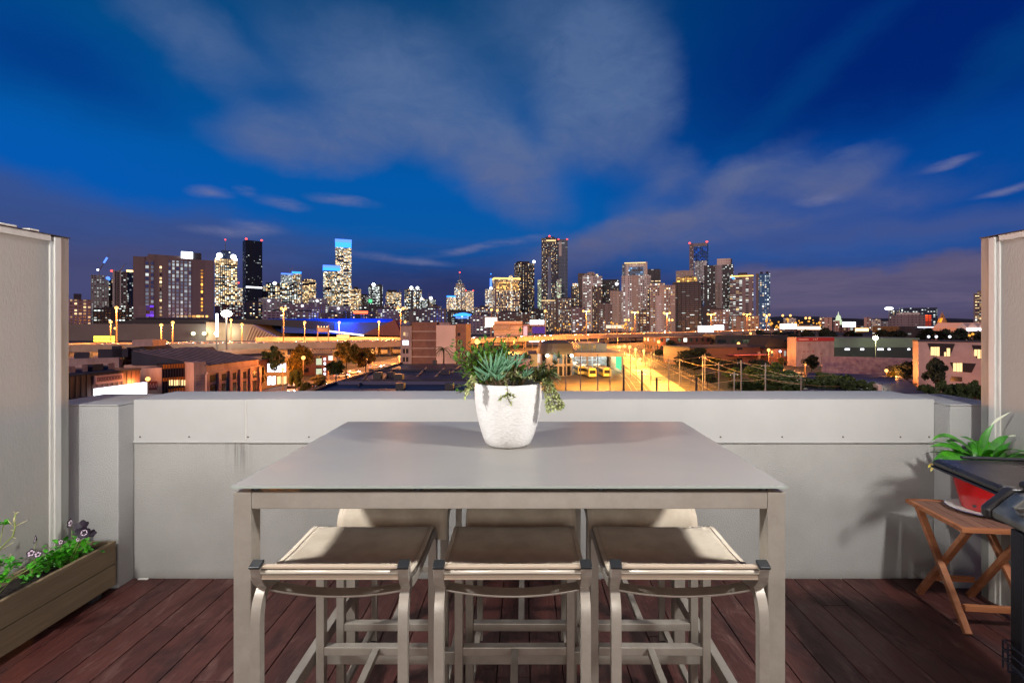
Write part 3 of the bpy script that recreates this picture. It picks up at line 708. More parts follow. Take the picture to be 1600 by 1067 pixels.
MB().lathe([(.009, 0), (.009, .002)], 10, Matrix.Translation((-.072, -.045, .03)) @ Matrix.Rotation(R(-60), 4, 'Z') @ Matrix.Rotation(R(-90), 4, 'X'), cap1=True).build('drain_hole', M_dark, lp)
M_lily = leafmat('lily_leaf', rgb(70, 150, 26), rgb(34, 96, 20), .35, 14); M_lilyb = mat('yellowed_leaf', rgb(170, 160, 60), .6, var=.8, vscale=30, vcol=rgb(110, 70, 40)); M_spath = mat('white_spathe', rgb(196, 200, 170), .5)
m = MB(); sm = MB()
for k in range(56):
    a = rnd.uniform(0, 2*math.pi); e = rnd.uniform(.55, 1.9); c = Vector((math.cos(a)*.03, math.sin(a)*.03, .18))
    d = Vector((math.cos(a), math.sin(a)*.8, e)).normalized(); L = rnd.uniform(.05, .10); q = c+d*L
    sm.tube([tuple(c), tuple(q)], .0022, 5)
    m.leaf(q, d, rnd.uniform(.11, .19), rnd.uniform(.028, .044), rnd.uniform(1.0, 2.1), n=7)
def lleaf(p0, p1, p2, Wd, mb_=None):
    d0 = 2.5; a = PG(*p0)-lp.location; b_ = PG(*p1)-lp.location; c = PG(*p2)-lp.location
    vs = []; n = 8; fs = []
    for i in range(n+1):
        u = i/n; p = a*(1-u)**2+b_*2*u*(1-u)+c*u*u; t_ = ((b_-a)*(1-u)+(c-b_)*u).normalized(); sd = t_.cross(Vector((0, -.6, .8))).normalized()
        w = Wd*.5*max(.04, math.sin(math.pi*min(1, u*.95+.05)**.8)); nn = sd.cross(t_)
        vs += [p-sd*w+nn*w*.25, p, p+sd*w+nn*w*.25]
    for i in range(n): k = i*3; fs += [(k, k+1, k+4, k+3), (k+1, k+2, k+5, k+4)]
    (mb_ or m).raw(vs, fs)
for p0, p1, p2, w in (((1525, 712, 2.5), (1480, 665, 2.45), (1456, 688, 2.4), .035), ((1520, 712, 2.5), (1480, 690, 2.42), (1452, 698, 2.36), .035), ((1520, 715, 2.5), (1475, 700, 2.4), (1457, 722, 2.35), .036),
                      ((1530, 712, 2.5), (1535, 680, 2.5), (1553, 662, 2.5), .035), ((1540, 712, 2.5), (1565, 680, 2.48), (1578, 682, 2.46), .036), ((1545, 712, 2.5), (1560, 705, 2.45), (1580, 690, 2.42), .034),
                      ((1520, 712, 2.5), (1500, 680, 2.5), (1478, 690, 2.45), .04), ((1530, 712, 2.5), (1525, 685, 2.5), (1500, 682, 2.46), .04), ((1525, 716, 2.48), (1480, 712, 2.36), (1462, 724, 2.30), .03)):
    lleaf(p0, p1, p2, w)
m.build('foliage', M_lily, lp, smooth=True); sm.build('leaf_stalks', M_lily, lp)
y_ = MB(); lleaf((1462, 722, 2.32), (1457, 728, 2.30), (1454, 737, 2.29), .016, y_); lleaf((1460, 724, 2.32), (1452, 727, 2.30), (1450, 731, 2.29), .012, y_); y_.build('yellowed_tips', M_lilyb, lp, smooth=True)
y_ = MB(); lleaf((1548, 664, 2.5), (1562, 652, 2.49), (1580, 643, 2.48), .010, y_); lleaf((1576, 682, 2.46), (1585, 679, 2.45), (1588, 681, 2.45), .008, y_); y_.build('dried_spathe', M_spath, lp, smooth=True)

# --- barbecue
M_bblk = mat('black_enamel', rgb(30, 28, 28), .32, bump=.12, bscale=120, var=.5, vscale=8, vcol=rgb(52, 46, 42), spec=.6)
M_bpl = mat('black_painted_steel', rgb(14, 14, 24), .45, bump=.15, bscale=90)
M_stl = mat('stained_steel_panel', rgb(150, 148, 142), .38, metal=.75, bump=.1, bscale=200, var=.9, vscale=9, vcol=rgb(92, 88, 82))
M_wire = mat('black_wire', rgb(24, 26, 44), .5)
PH = R(-9)
bq = thing('barbecue', 'black barbecue with a slanted steel control panel at the right edge', 'barbecue', (1.608, 1.62, 0), PH)
# local frame: x towards the right screen, y away from the viewer; the panel faces left and runs towards the viewer
XZ = Matrix(((1, 0, 0, 0), (0, 1, 0, 0), (0, 0, 1, 0), (0, 0, 0, 1)))
MB().prism([(.0, .930), (.50, .930), (.50, .960), (.012, .955), (.0, .948)], .0, .335).build('side_shelf', M_bblk, bq, bevel=.006, seg=3)
MB().box(-.004, .50, -.004, .339, .920, .9295).build('shelf_rim', M_bpl, bq, bevel=.003)
MB().box(.10, .50, .322, .338, .9605, .972).build('shelf_lip', M_bpl, bq, bevel=.004)
pr_ = [(.04, .885), (.52, .885), (.52, .99), (.44, 1.09), (.16, 1.10), (.06, 1.03), (.035, .96)]
MB().prism(pr_, -1.05, -.035).build('hood', M_bblk, bq, bevel=.02, seg=4)
MB().tube([(.05, -.07, .985), (-.0, -.09, .99), (-.0, -.98, .99), (.05, -1.0, .985)], .012, 10).build('handle', M_bpl, bq, smooth=True)
MB().prism([(.09, .64), (.50, .64), (.52, .884), (.06, .884)], -1.0, -.06).build('firebox', M_bpl, bq, bevel=.01)
MB().prism([(-.028, .857), (.035, .832), (.055, .84), (.055, .955), (-.012, .952), (-.030, .88)][:1]+[(.03, .84), (.06, .85), (.06, .955), (.0, .955), (-.066, .892), (-.064, .868)], -1.06, -.055).build('control_panel', M_stl, bq, bevel=.007, seg=3)
for y0 in (-.054, -1.094): MB().prism([(-.030, .847), (.03, .832), (.06, .842), (.06, .963), (-.002, .963), (-.076, .894), (-.073, .862)], y0, y0+.034).build('end_cheek', M_bblk, bq, bevel=.009, seg=3)
nrm = Vector((-.063, 0, .066)).normalized()
for y in (-.15, -.36, -.58, -.80):
    o = MB().lathe([(.026, 0), (.026, .01), (.020, .013), (.018, .028), (.015, .03)], 20, cap1=True).box(-.005, .005, -.022, .022, .028, .036).build('knob', M_stl, bq, bevel=.001)
    o.location = (-.034, y, .9245); o.rotation_euler = nrm.to_track_quat('Z', 'Y').to_euler()
for x in (-.0, .44):
    for y in (-.085, -1.0):
        MB().box(x, x+.055, y, y+.045, .05, .831 if x < .1 else .64).build('leg', M_bpl, bq, bevel=.004)
        MB().lathe([(.03, 0), (.03, .022)], 16, Matrix.Translation((x+.019, y+.02, .03)) @ Matrix.Rotation(R(90), 4, 'Y'), cap1=True).build('caster', M_dark, bq)
wm = MB()
for k in range(9): wm.tube([(.0+k*.055, -1.0, .375), (.0+k*.055, -.03, .375)], .0032, 6)
for k in range(7): wm.tube([(-.02, -.06-k*.15, .371), (.48, -.06-k*.15, .371)], .0038, 6)
for z in (.40, .43, .46): wm.tube([(.48, -.04, z), (-.02, -.04, z), (-.02, -1.0, z)], .0032, 6)
for k in range(12): wm.tube([(-.02, -.06-k*.08, .37), (-.02, -.06-k*.08, .46)], .003, 6)
for k in range(6): wm.tube([(-.02+k*.1, -.04, .37), (-.02+k*.1, -.04, .46)], .003, 6)
wm.build('wire_shelf', M_wire, bq)
# ================================================================== CITY
GZ = -16.0
def XD(px, d): return (px-CX)/FP*d
def ZD(py, d): return CZ-(py-CY)/FP*d
M_ground = mat('dark_ground', rgb(60, 54, 52), .9, var=.8, vscale=.02, vcol=rgb(40, 42, 36))
struct('ground', MB().box(-9000, 9000, 20, 14000, GZ-1, GZ), M_ground)
WALLC = dict(brown=(92, 74, 66), mauve=(122, 104, 108), beige=(176, 154, 138), grey=(136, 130, 134), pale=(196, 182, 174), dark=(44, 40, 46), black=(26, 25, 30), navy=(30, 50, 80), blue=(50, 110, 170), steel=(96, 112, 132), tan=(110, 96, 90), white=(214, 210, 206), brick=(150, 92, 74), salmon=(196, 150, 132), rust=(96, 56, 48))
FM = {}
def facade(wall='brown', cw=3.2, ch=3.2, wf=.6, hf=.55, lit=.4, cool=.2, s=3, glass=(24, 28, 38), band=0.0, tint=None, rough=.6):
    key = (wall, cw, ch, wf, hf, lit, cool, s, glass, band, tint)
    if key in FM: return FM[key]
    global nt
    m = bpy.data.materials.new('facade_'+wall); m.use_nodes = True; nt = m.node_tree; b = nt.nodes['Principled BSDF']
    t = N('ShaderNodeTexCoord'); p = N('ShaderNodeSeparateXYZ', ins={0: t.outputs['Object']}); n = N('ShaderNodeSeparateXYZ', ins={0: t.outputs['Normal']})
    oi = N('ShaderNodeObjectInfo')
    side = MA('GREATER_THAN', MA('ABSOLUTE', n.outputs[0]), .6)
    u = MA('MULTIPLY_ADD', MA('SUBTRACT', p.outputs[1], p.outputs[0]), side, p.outputs[0])
    cu = MA('DIVIDE', MA('ADD', u, 2000.3), cw); cv = MA('DIVIDE', MA('ADD', p.outputs[2], 60.2), ch)
    fu, fv, iu, iv = MA('FRACT', cu), MA('FRACT', cv), MA('FLOOR', cu), MA('FLOOR', cv)
    cwn = N('ShaderNodeTexWhiteNoise', noise_dimensions='2D', ins={0: N('ShaderNodeCombineXYZ', ins={0: iu, 1: MA('MULTIPLY_ADD', side, 31.7, MA('MULTIPLY', oi.outputs['Random'], 53))}).outputs[0]}).outputs['Value']
    wfv = MA('MULTIPLY', MA('MULTIPLY_ADD', cwn, .5, .72), wf/2)
    if wall not in ('blue', 'navy') and lit < .9 and cw < 8: wfv = MA('MULTIPLY', wfv, MA('GREATER_THAN', cwn, .13))
    mk = MA('MULTIPLY', MA('LESS_THAN', MA('ABSOLUTE', MA('SUBTRACT', fu, .5)), wfv), MA('LESS_THAN', MA('ABSOLUTE', MA('SUBTRACT', fv, .5)), hf/2))
    mk = MA('MULTIPLY', mk, MA('LESS_THAN', MA('ABSOLUTE', n.outputs[2]), .5))
    sd = MA('MULTIPLY_ADD', side, 31.7, MA('MULTIPLY', oi.outputs['Random'], 97))
    wn = N('ShaderNodeTexWhiteNoise', noise_dimensions='3D', ins={0: N('ShaderNodeCombineXYZ', ins={0: iu, 1: iv, 2: sd}).outputs[0]})
    rc = N('ShaderNodeSeparateColor', ins={0: wn.outputs['Color']})
    ln = MA('LESS_THAN', wn.outputs['Value'], lit)
    if band:
        w2 = N('ShaderNodeTexWhiteNoise', noise_dimensions='3D', ins={0: N('ShaderNodeCombineXYZ', ins={0: MA('FLOOR', MA('DIVIDE', iu, 5)), 1: iv, 2: MA('ADD', sd, 5)}).outputs[0]})
        ln = MA('MULTIPLY', ln, MA('LESS_THAN', w2.outputs['Value'], 1-band))
    warm, cl = rgb(255, 208, 142), rgb(222, 236, 232)
    if tint: warm = cl = rgb(*tint)
    ec = MIX(MA('LESS_THAN', rc.outputs[0], cool), warm, cl)
    ec = MIX(MA('MULTIPLY', rc.outputs[2], .25), ec, rgb(255, 240, 214)) if not tint else ec
    st = MA('MULTIPLY', MA('MULTIPLY', mk, ln), MA('MULTIPLY_ADD', MA('POWER', rc.outputs[1], 3), s*1.1, s*.12))
    dirt = N('ShaderNodeTexNoise', ins={'Vector': t.outputs['Object'], 'Scale': .05, 'Detail': 4})
    wc = MIX(MA('MULTIPLY', dirt.outputs[0], .6), rgb(*WALLC[wall]), tuple(x*.6 for x in rgb(*WALLC[wall])[:3])+(1,))
    wc = MIX(MA('MULTIPLY', cwn, .55), wc, tuple(x*.45 for x in rgb(*WALLC[wall])[:3])+(1,))
    slab = MA('GREATER_THAN', fv, .86)
    wc = MIX(MA('MULTIPLY', slab, .55), wc, tuple(min(.8, x*1.5) for x in rgb(*WALLC[wall])[:3])+(1,)) if wall in ('pale', 'beige', 'mauve', 'grey', 'black', 'tan') and cw > 3.5 and lit > .04 else MIX(MA('MULTIPLY', slab, .35), wc, tuple(x*.45 for x in rgb(*WALLC[wall])[:3])+(1,))
    nt.links.new(MIX(mk, wc, rgb(*glass)), b.inputs['Base Color'])
    nt.links.new(MA('MULTIPLY_ADD', mk, .18-rough, rough), b.inputs['Roughness'])
    nt.links.new(ec, b.inputs['Emission Color']); nt.links.new(st, b.inputs['Emission Strength'])
    m.cycles.emission_sampling = 'NONE'; FM[key] = m
    return m
G_white = glow('white_light', rgb(236, 244, 255), 6); G_warm = glow('warm_light', rgb(255, 200, 120), 5); G_sod = glow('sodium_light', (1, .42, .06), 1.5)
G_sodb = glow('bright_sodium', (1, .46, .12), 3.4); G_red = glow('red_light', (1, .05, .04), 6); G_blue = glow('blue_light', (.03, .22, 1), 3.2); G_bluew = glow('blue_white_light', (.09, .22, 1), 2.3)
G_gold = glow('gold_light', rgb(255, 190, 90), 3.5); G_purp = glow('purple_light', (.25, .10, .6), .45); G_pink = glow('pink_light', (1, .45, .45), 1.3); G_yel = glow('yellow_light', (1, .85, .08), 2.6); G_green = glow('green_light', (.1, .8, .3), 1.6); G_flood = glow('flood_light', rgb(240, 255, 210), 40)
G_win = glow('lit_window', rgb(255, 214, 150), 1.6); G_winw = glow('lit_window_white', rgb(240, 240, 255), 3.5); G_redt = glow('dim_red_light', (1, .10, .03), 1.6); G_vwhite = glow('lightbox_white', rgb(245, 242, 255), 3.2); G_amb = glow('amber_light', (1, .38, .05), 1.2)
M_roof = mat('dark_roof', rgb(40, 38, 46), .8); M_conc = mat('concrete', rgb(130, 118, 112), .8, var=.5, vscale=.2)
def tower(name, label, px0, px1, yt, d, m, rot=0, cat='tower', grp='towers and blocks of the lit city skyline', ratio=.8, ext=(), zb=None, body='walls', pts=None):
    pc = (px0+px1)/2; th = math.atan((pc-CX)/FP); ct = math.cos(th)
    W_ = (px1-px0)*d*ct/FP; s = d/FP; sx = s*ct
    b = abs(R(rot)); w = W_/(math.cos(b)+ratio*math.sin(b)); D = w*ratio
    z0 = GZ if zb is None else zb; h = ZD(yt, d)-z0
    t = thing(name, label, cat, (XD(pc, d)+math.sin(th)*D/2, d+math.cos(th)*D/2, z0), -th+R(rot), grp)
    mb = MB()
    if pts: mb.prism([((-.5+fx)*w, h+dy*s) for fx, dy in pts]+[(w/2, 0), (-w/2, 0)][::1], -D/2, D/2)
    else: mb.box(-w/2, w/2, -D/2, D/2, 0, h)
    if pts: mb.f = [tuple(reversed(f)) for f in mb.f]
    mb.build(body, m, t)
    X = lambda f: (-.5+f)*w
    for e in ext:
        k = e[0]
        if k == 'plant': MB().box(X(e[1]), X(e[2]), -D*.35, D*.35, h+.01, h+e[3]*s).build('roof_plant', e[4], t)
        elif k == 'step': MB().box(X(e[1]), X(e[2]), -D*.4, D*.4, h+.01, h+e[3]*s).build('upper_storeys', e[4], t)
        elif k == 'fin': MB().box(X(e[1]), X(e[2]), -D/2-1.2, D/2+.6, 0, h+e[3]*s).build('fin_wall', e[4], t)
        elif k == 'crown': MB().box(X(e[1]), X(e[2]), -D/2-.6, D/2+.5, h-e[3]*s, h-e[4]*s).build('lit_crown', e[5], t)
        elif k == 'mast':
            MB().tube([(X(e[1]), 0, h), (X(e[1]), 0, h+e[2]*s)], [1.1*s*.5, .35*s], 6).build('mast', M_conc, t)
            if len(e) > 3: MB().ball((X(e[1]), 0, h+e[2]*s), 1.0*s).build('beacon', e[3], t)
        elif k == 'beacon': MB().ball((X(e[1]), -D/2+1, h+e[2]*s), e[4]*s, sz=.8).build('beacon', e[3], t)
        elif k == 'panel': MB().box(X(e[1]), X(e[2]), -D/2-e[6] if len(e) > 6 else -D/2-.7, -D/2-.05, h-e[4]*s, h-e[3]*s).build('facade_panel', e[5], t)
        elif k == 'dot': MB().ball((X(e[1]), -D/2-1.5*s, h-e[2]*s), e[4]*s).build('lamp', e[3], t)
    return t
RES = lambda wall='brown', lit=.34, s=2.6, cw=4.6, **k: facade(wall, cw, 3.9, .45, .45, lit, .12, s, **k)
OFF = lambda wall='dark', lit=.8, cool=.65, s=2.6, cw=5, band=.22, **k: facade(wall, cw, 4.7, .78, .6, lit, cool, s, band=band, **k)
# --- left cluster
tower('apartment_block', 'low brown apartment block with warm lit windows just right of the left screen', 108, 143, 468, 650, facade('mauve', 4.5, 4.5, .6, .5, .45, .1, 2.2), ext=(('plant', .2, .55, 9, M_roof),))
tower('unfinished_tower', 'unfinished white lattice tower under a crane at the far left of the skyline', 142, 170, 430, 1000, facade('grey', 4.2, 4.2, .55, .6, .75, .9, .55), ext=(('dot', .95, 4, G_bluew, 2.6),))
tower('apartment_tower', 'dark narrow tower with a blue light, beside the unfinished white tower', 167, 178, 436, 1040, RES('black', .3), ext=(('dot', .1, 0, G_blue, 3.2),))
tower('apartment_tower', 'grey balcony tower with pale uprights and a small crane, left of the brown hotel', 176, 199, 424, 980, facade('tan', 5, 4.5, .62, .5, .3, .3, 2), ext=(('fin', .0, .14, 2, facade('pale', 5, 5, .1, .1, 0)), ('fin', .5, .58, 0, facade('pale', 5, 5, .1, .1, 0)), ('beacon', -.05, 0, G_red, 1.8)))
tower('apartment_tower', 'slim tower with a white lit rooftop touching the left edge of the brown hotel', 198, 214, 422, 1000, facade('steel', 4, 4.6, .6, .6, .25, .5, 2), ext=(('crown', -.02, 1.02, 3, .5, G_warm), ('fin', .8, .95, 0, facade('white', 5, 5, .1, .1, 0))))
def crane(px, py, tipx, tipy, d, lb, g):
    t = thing('tower_crane', lb, 'crane', (XD(px, d), d, ZD(py+10, d)), 0, 'cranes over the left towers')
    s = d/FP; MB().tube([(0, 0, 0), (0, 0, 11*s)], .7, 5).build('mast', M_conc, t)
    a = Vector((0, 0, 10*s)); b_ = Vector(((tipx-px)*s, 0, (py+10-tipy)*s))
    mb = MB()
    for o in ((0, 0, 0), (0, 1.2, 0), (0, .6, 1.5)): mb.tube([a+Vector(o), b_], .45, 4)
    mb.build('jib', M_conc, t); MB().box(-3*s, -1*s, -1, 1, 9*s, 11.5*s).build('counterweight', g or M_conc, t)
    if g: MB().tube([a.lerp(b_, .45), a.lerp(b_, .78)], 1.6, 6).build('jib_light', G_bluew, t)
crane(155, 422, 171, 397, 1000, 'luffing crane with a blue lit jib on top of the unfinished tower', G_white)
crane(187, 424, 196, 412, 990, 'small unlit crane behind the grey balcony tower', None)
# --- brown hotel
HG = facade('tan', 5.6, 6.2, .58, .72, .92, .96, .62, tint=None, glass=(70, 96, 140))
MT = facade('tan', 5, 5, .1, .1, 0)
d = 800
h = tower('hotel_building', 'broad brown hotel slab with rounded blue window grids and a bright rooftop sign', 228, 336, 404, d, MT, rot=0, cat='hotel', ratio=.35, ext=(
    ('fin', -.155, .0, -1, MT), ('plant', .61, .81, 11, facade('black', 5, 5, .1, .1, 0)), ('crown', .51, .68, -11, -1, G_white), ('step', .04, .6, 4, MT),
    ('panel', .33, .66, 4, 92, HG), ('panel', -.08, .12, 6, 92, facade('tan', 7, 6.2, .6, .7, .55, .55, .9, glass=(60, 84, 130))),
    ('panel', .205, .235, 12, 90, facade('tan', 4, 6, .8, .6, .95, .2, 2.2)), ('panel', .80, .83, 16, 84, facade('tan', 4, 6.2, .9, .6, .98, 0, 4.5, tint=(255, 170, 60))),
    ('panel', -.09, .13, 74, 91, facade('tan', 5, 5, .8, .8, .8, 0, 1.2, tint=(110, 60, 255)), 1.4), ('panel', .4, .92, 88.5, 92, facade('tan', 6, 6, .8, .9, .9, 0, 4, tint=(255, 190, 100))), ('panel', -.12, .9, 93, 103, facade('black', 5, 5, .1, .1, 0), 6)))
# --- CBD
tower('office_tower', 'bright office tower with twin floodlit crown corners and a red tipped mast', 336, 371, 405, 1900, OFF('dark', .93, .3, 4.2, cw=7, band=.12), rot=0, ext=(('crown', -.01, 1.01, 8, 0, facade('dark', 8, 5, .8, .8, 1, 0, 4)), ('plant', .28, .72, 14, facade('navy', 9, 9, .4, .4, .1)), ('mast', .46, 32, G_red), ('dot', .2, -5, G_white, 4.0), ('dot', .82, -4, G_white, 4.0), ('dot', .12, 0, G_white, 2.5), ('dot', .92, 0, G_white, 2.5)))
tower('office_tower', 'tall dark blue glass tower with two red beacons left of centre', 379, 410, 376, 1700, facade('black', 6, 6, .5, .4, .07, .8, 1.6, glass=(14, 34, 60)), rot=14, ext=(('beacon', .03, 1.5, G_red, 1.6), ('beacon', .97, 2, G_red, 1.6), ('panel', .02, .98, 72, 74, G_white)))
tower('office_block', 'short pale lit block squeezed between the floodlit tower and the dark blue tower', 371, 380, 450, 1950, OFF('pale', .9, .4, 3), ext=(('beacon', .2, 8, G_red, 1.2),))
tower('office_tower', 'white lit tower with blue rooftop lights above the wide stepped block', 439, 457, 427, 2200, OFF('steel', .95, .95, 2.6, band=.02), ext=(('crown', 0, 1, 2, 0, G_bluew), ('mast', .8, 9)))
tower('office_tower', 'yellow lit tower with a blue edged roof right of the blue topped tower', 456, 471, 425, 2250, OFF('navy', .9, .3, 3.5, band=.1), ext=(('crown', 0, 1, 2.5, -.5, G_blue), ('mast', .1, 9)))
tower('office_block', 'wide stepped office block full of white lit floors below the blue topped towers', 410, 465, 447, 1800, OFF('black', .9, .55, 4, cw=8, band=.2), ratio=.5, ext=(('step', .1, .9, 5, OFF('black', .6, .5, 3)), ('dot', .35, -4, G_white, 2.5), ('dot', .6, -2, G_warm, 1.6)))
tower('office_block', 'curved top warm lit office block left of the tall blue crowned tower', 472, 494, 438, 2000, OFF('dark', .9, .1, 3.5), ext=(('step', .15, .85, 2, facade('dark', 6, 5, .7, .6, .9, 0, 4)),))
tower('office_tower', 'lower tower with a glowing blue crown attached to the tallest blue crowned tower', 505, 531, 416, 2250, OFF('dark', .9, .45, 4.6, band=.2), ext=(('crown', -.02, 1.02, 2.5, -1.5, G_bluew), ('crown', -.02, 1.02, 7, 2.5, G_blue)))
tower('skyscraper', 'tallest left skyscraper with a glowing blue crown', 524, 549, 376, 2350, OFF('navy', .92, .35, 4.6, band=.2), ext=(('crown', -.02, 1.02, 3, -2, G_bluew), ('crown', -.01, 1.01, 11, 3, G_blue), ('mast', .5, 6)))
tower('office_tower', 'pale lit office block hugging the right side of the blue crowned skyscraper', 548, 564, 452, 2300, OFF('brown', .92, .2, 4, band=.1), ext=(('plant', .3, .7, 4, M_roof),))
tower('office_tower', 'dark topped office tower with a white roof light and a green glow', 576, 598, 446, 2300, OFF('black', .8, .8, 3.2, band=.3), ext=(('dot', .35, -1, G_white, 2.6), ('panel', 0, .25, 22, 27, G_green), ('plant', .1, .9, 2, M_roof)))
tower('office_block', 'broad lit office block right of the green glowing tower', 603, 627, 457, 2400, OFF('dark', .9, .3, 4, band=.15), ext=(('plant', .1, .7, 4, M_roof), ('mast', .9, 6)))
tower('office_block', 'stepped office block with two white roof lights above the brick apartments', 632, 659, 452, 2400, OFF('dark', .85, .6, 3.6), ext=(('plant', .2, .9, 3, M_roof), ('dot', .4, -2, G_white, 2.6), ('dot', .75, -2, G_white, 2.4)))
tower('office_block', 'low lit office block with a mast right of the two roof lights', 655, 681, 467, 2350, OFF('black', .75, .7, 3.4), ext=(('mast', .6, 10), ('dot', .15, 0, G_white, 2), ('dot', .7, -1, G_white, 2.4)))
tower('office_tower', 'small tower with a flat blue lit top left of the pointed tower', 698, 712, 462, 2500, OFF('pale', .95, .4, 3.4, band=.02), ext=(('crown', 0, 1, 2.5, 0, G_blue),))
tower('office_tower', 'pointed stepped tower with a red tipped mast in the centre', 710, 728, 449, 2550, OFF('mauve', .85, .4, 2.6, band=.05), ext=(('step', .12, .85, 6, OFF('mauve', .8, .3, 2.2)), ('plant', .3, .65, 12, facade('steel', 6, 6, .5, .5, .3)), ('mast', .46, 24, G_red)))
tower('office_tower', 'twin block tower with two small red lights right of the pointed tower', 727, 740, 455, 2500, OFF('beige', .95, .3, 3, band=.02), ext=(('beacon', .05, 1, G_red, 1), ('beacon', .95, 1, G_red, 1)))
tower('office_tower', 'pale slim tower at the left foot of the golden crowned block', 758, 771, 452, 2000, OFF('pale', .9, .6, 2.6, band=.02))
tower('spire', 'thin white spire with a blue tip behind the golden crowned block', 765, 769, 449, 2400, G_white, cat='spire', ext=(('mast', .5, 21, G_blue), ('crown', .1, .9, -14, 0, G_bluew)))
tower('apartment_tower', 'warm lit block with a golden crown and one bright vertical light strip', 769, 813, 434, 1500, facade('mauve', 4.2, 5, .5, .62, .72, .15, 3.2), rot=10, ratio=.5, ext=(('crown', -.01, 1.01, 2.5, .2, G_gold), ('panel', .05, .95, 6, 20, facade('mauve', 4.2, 5, .8, .7, .95, 0, 3, tint=(255, 190, 100))), ('fin', .63, .69, 4, facade('white', 3, 4, .9, .7, 1, .3, 3.5))))
tower('apartment_tower', 'dark residential tower with scattered lights behind the golden crowned block', 803, 835, 411, 1700, RES('dark', .42, 3.2), rot=8, ext=(('plant', .1, .75, 3, M_roof), ('dot', .97, -2, G_white, 2.2), ('panel', .0, .8, 1, 3, facade('dark', 7, 6, .8, .6, .3, 0, 3))))
tower('office_tower', 'very slim greenish lit tower left of the tallest central skyscraper', 840, 848, 437, 1900, OFF('pale', .9, .9, 3, band=.02, tint=(214, 236, 190)))
e = tower('skyscraper', 'tallest central skyscraper, dark glass with scattered lights and red beacons', 846, 871, 372, 1700, RES('dark', .34, 3.2, glass=(60, 66, 96)), rot=0, ratio=1.0, ext=(('plant', .25, .8, 2.5, M_roof), ('beacon', .5, 3, G_red, 1.4), ('crown', .3, .9, 5, 3, G_win), ('panel', .40, .62, 30, 96, facade('steel', 3, 30, .5, .9, .25, .8, .5, glass=(120, 124, 150)))))
tower('skyscraper', 'ribbed grey wing tower joined to the right of the tallest central skyscraper', 871, 887, 374, 1712, facade('steel', 30, 5, .9, .35, .08, .6, 1.0, glass=(30, 34, 50)), ratio=1, ext=(('beacon', .1, 0, G_red, 1.2), ('beacon', .95, 0, G_red, 1.2), ('panel', .15, .4, 4, 26, facade('pale', 40, 40, .1, .1, 0))))
tower('office_tower', 'green lit narrow tower showing between the central skyscraper and its wing', 870, 877, 436, 1650, OFF('pale', .9, .8, 2.4, tint=(210, 236, 190)))
tower('apartment_block', 'brown apartment slab with close lit windows at the foot of the central skyscraper', 846, 868, 469, 1300, facade('tan', 4.2, 4.2, .45, .6, .6, .2, 2.6), ext=(('crown', 0, 1, 1.2, 0, G_win),))
tower('apartment_block', 'brown apartment slab with a blank centre strip right of the one below the skyscraper', 868, 893, 466, 1290, facade('tan', 4.2, 4.2, .45, .6, .5, .2, 2.4), ext=(('fin', -.02, .15, 1, facade('brown', 5, 5, .1, .1, 0)), ('plant', .3, .9, 1.5, M_roof)))
# --- southbank cluster
tower('apartment_tower', 'dark slim tower with a bright lit roof right of the central skyscraper', 892, 906, 447, 1300, RES('dark', .5, 3.4), ext=(('step', .2, .8, 4, facade('pale', 6, 5, .8, .7, 1, .2, 3.5)),))
tower('apartment_tower', 'brown slab partly hidden behind the pale stepped tower', 903, 918, 427, 1500, facade('brown', 5, 5, .2, .3, .1))
tower('apartment_tower', 'pale stepped balcony tower right of the brown slab', 910, 941, 431, 1350, facade('pale', 5.5, 4.4, .65, .45, .35, .35, 2.8), ratio=.6, ext=(('step', .1, .8, 3, facade('pale', 6, 5, .6, .5, .5, .3, 2.5)), ('step', .25, .6, 6, facade('beige', 6, 5, .4, .5, .1)), ('fin', .48, 1.0, -16, RES('brown', .35, 2.6))))
tower('apartment_tower', 'very dark glass tower with a little white penthouse light behind the beige slab', 939, 968, 438, 1400, RES('black', .18, 3), ratio=.6, ext=(('plant', .05, .95, 1.5, M_roof), ('dot', .85, 6, G_winw, 2.5)))
tower('apartment_block', 'plain beige slab with few lit windows in front of the dark glass tower', 953, 974, 455, 1200, facade('beige', 4.6, 4, .3, .35, .12, .2, 2.2), ext=(('plant', .0, .5, 1.5, M_conc),))
tower('apartment_tower', 'tall pale balcony tower with a white penthouse frame and blue lit glass', 971, 1017, 430, 1150, facade('pale', 5, 4.2, .6, .45, .38, .5, 2.6), ratio=.55, ext=(('step', .12, .84, 20, facade('white', 6, 5, .3, .3, .2, .3, 2)), ('panel', .25, .75, -13, 0, facade('steel', 6, 5, .8, .8, .8, 1, .9, tint=(140, 200, 255))), ('fin', .36, .58, 0, facade('beige', 5, 4.4, .15, .3, .15)), ('step', .02, .14, 18, facade('steel', 4, 5, .8, .7, .8, 1, .8)), ('fin', .82, .88, 20, facade('pale', 5, 5, .1, .1, 0)), ('panel', .1, .84, -20, -18.5, G_win)))
tower('apartment_tower', 'dark slab with broad unlit windows behind the tall pale balcony tower', 1009, 1032, 421, 1500, facade('dark', 12, 6, .8, .4, .3, .2, 1.8), ext=(('plant', .1, .9, .8, M_roof),))
tower('apartment_block', 'stocky beige tower with a blank gridded bay and lit balconies', 1012, 1055, 446, 1050, facade('beige', 4.6, 4.4, .6, .5, .42, .3, 2.8), ratio=.6, ext=(('step', .08, .62, 4, facade('grey', 6, 4, .8, .6, .85, .2, 3)), ('fin', .28, .54, -16, facade('pale', 4.2, 4, .35, .4, .1, .1, 1.5, glass=(60, 44, 44))), ('fin', .80, 1.0, -16, facade('beige', 4.2, 4, .3, .4, .12)), ('fin', .0, .08, -4, facade('dark', 5, 5, .4, .4, .5))))
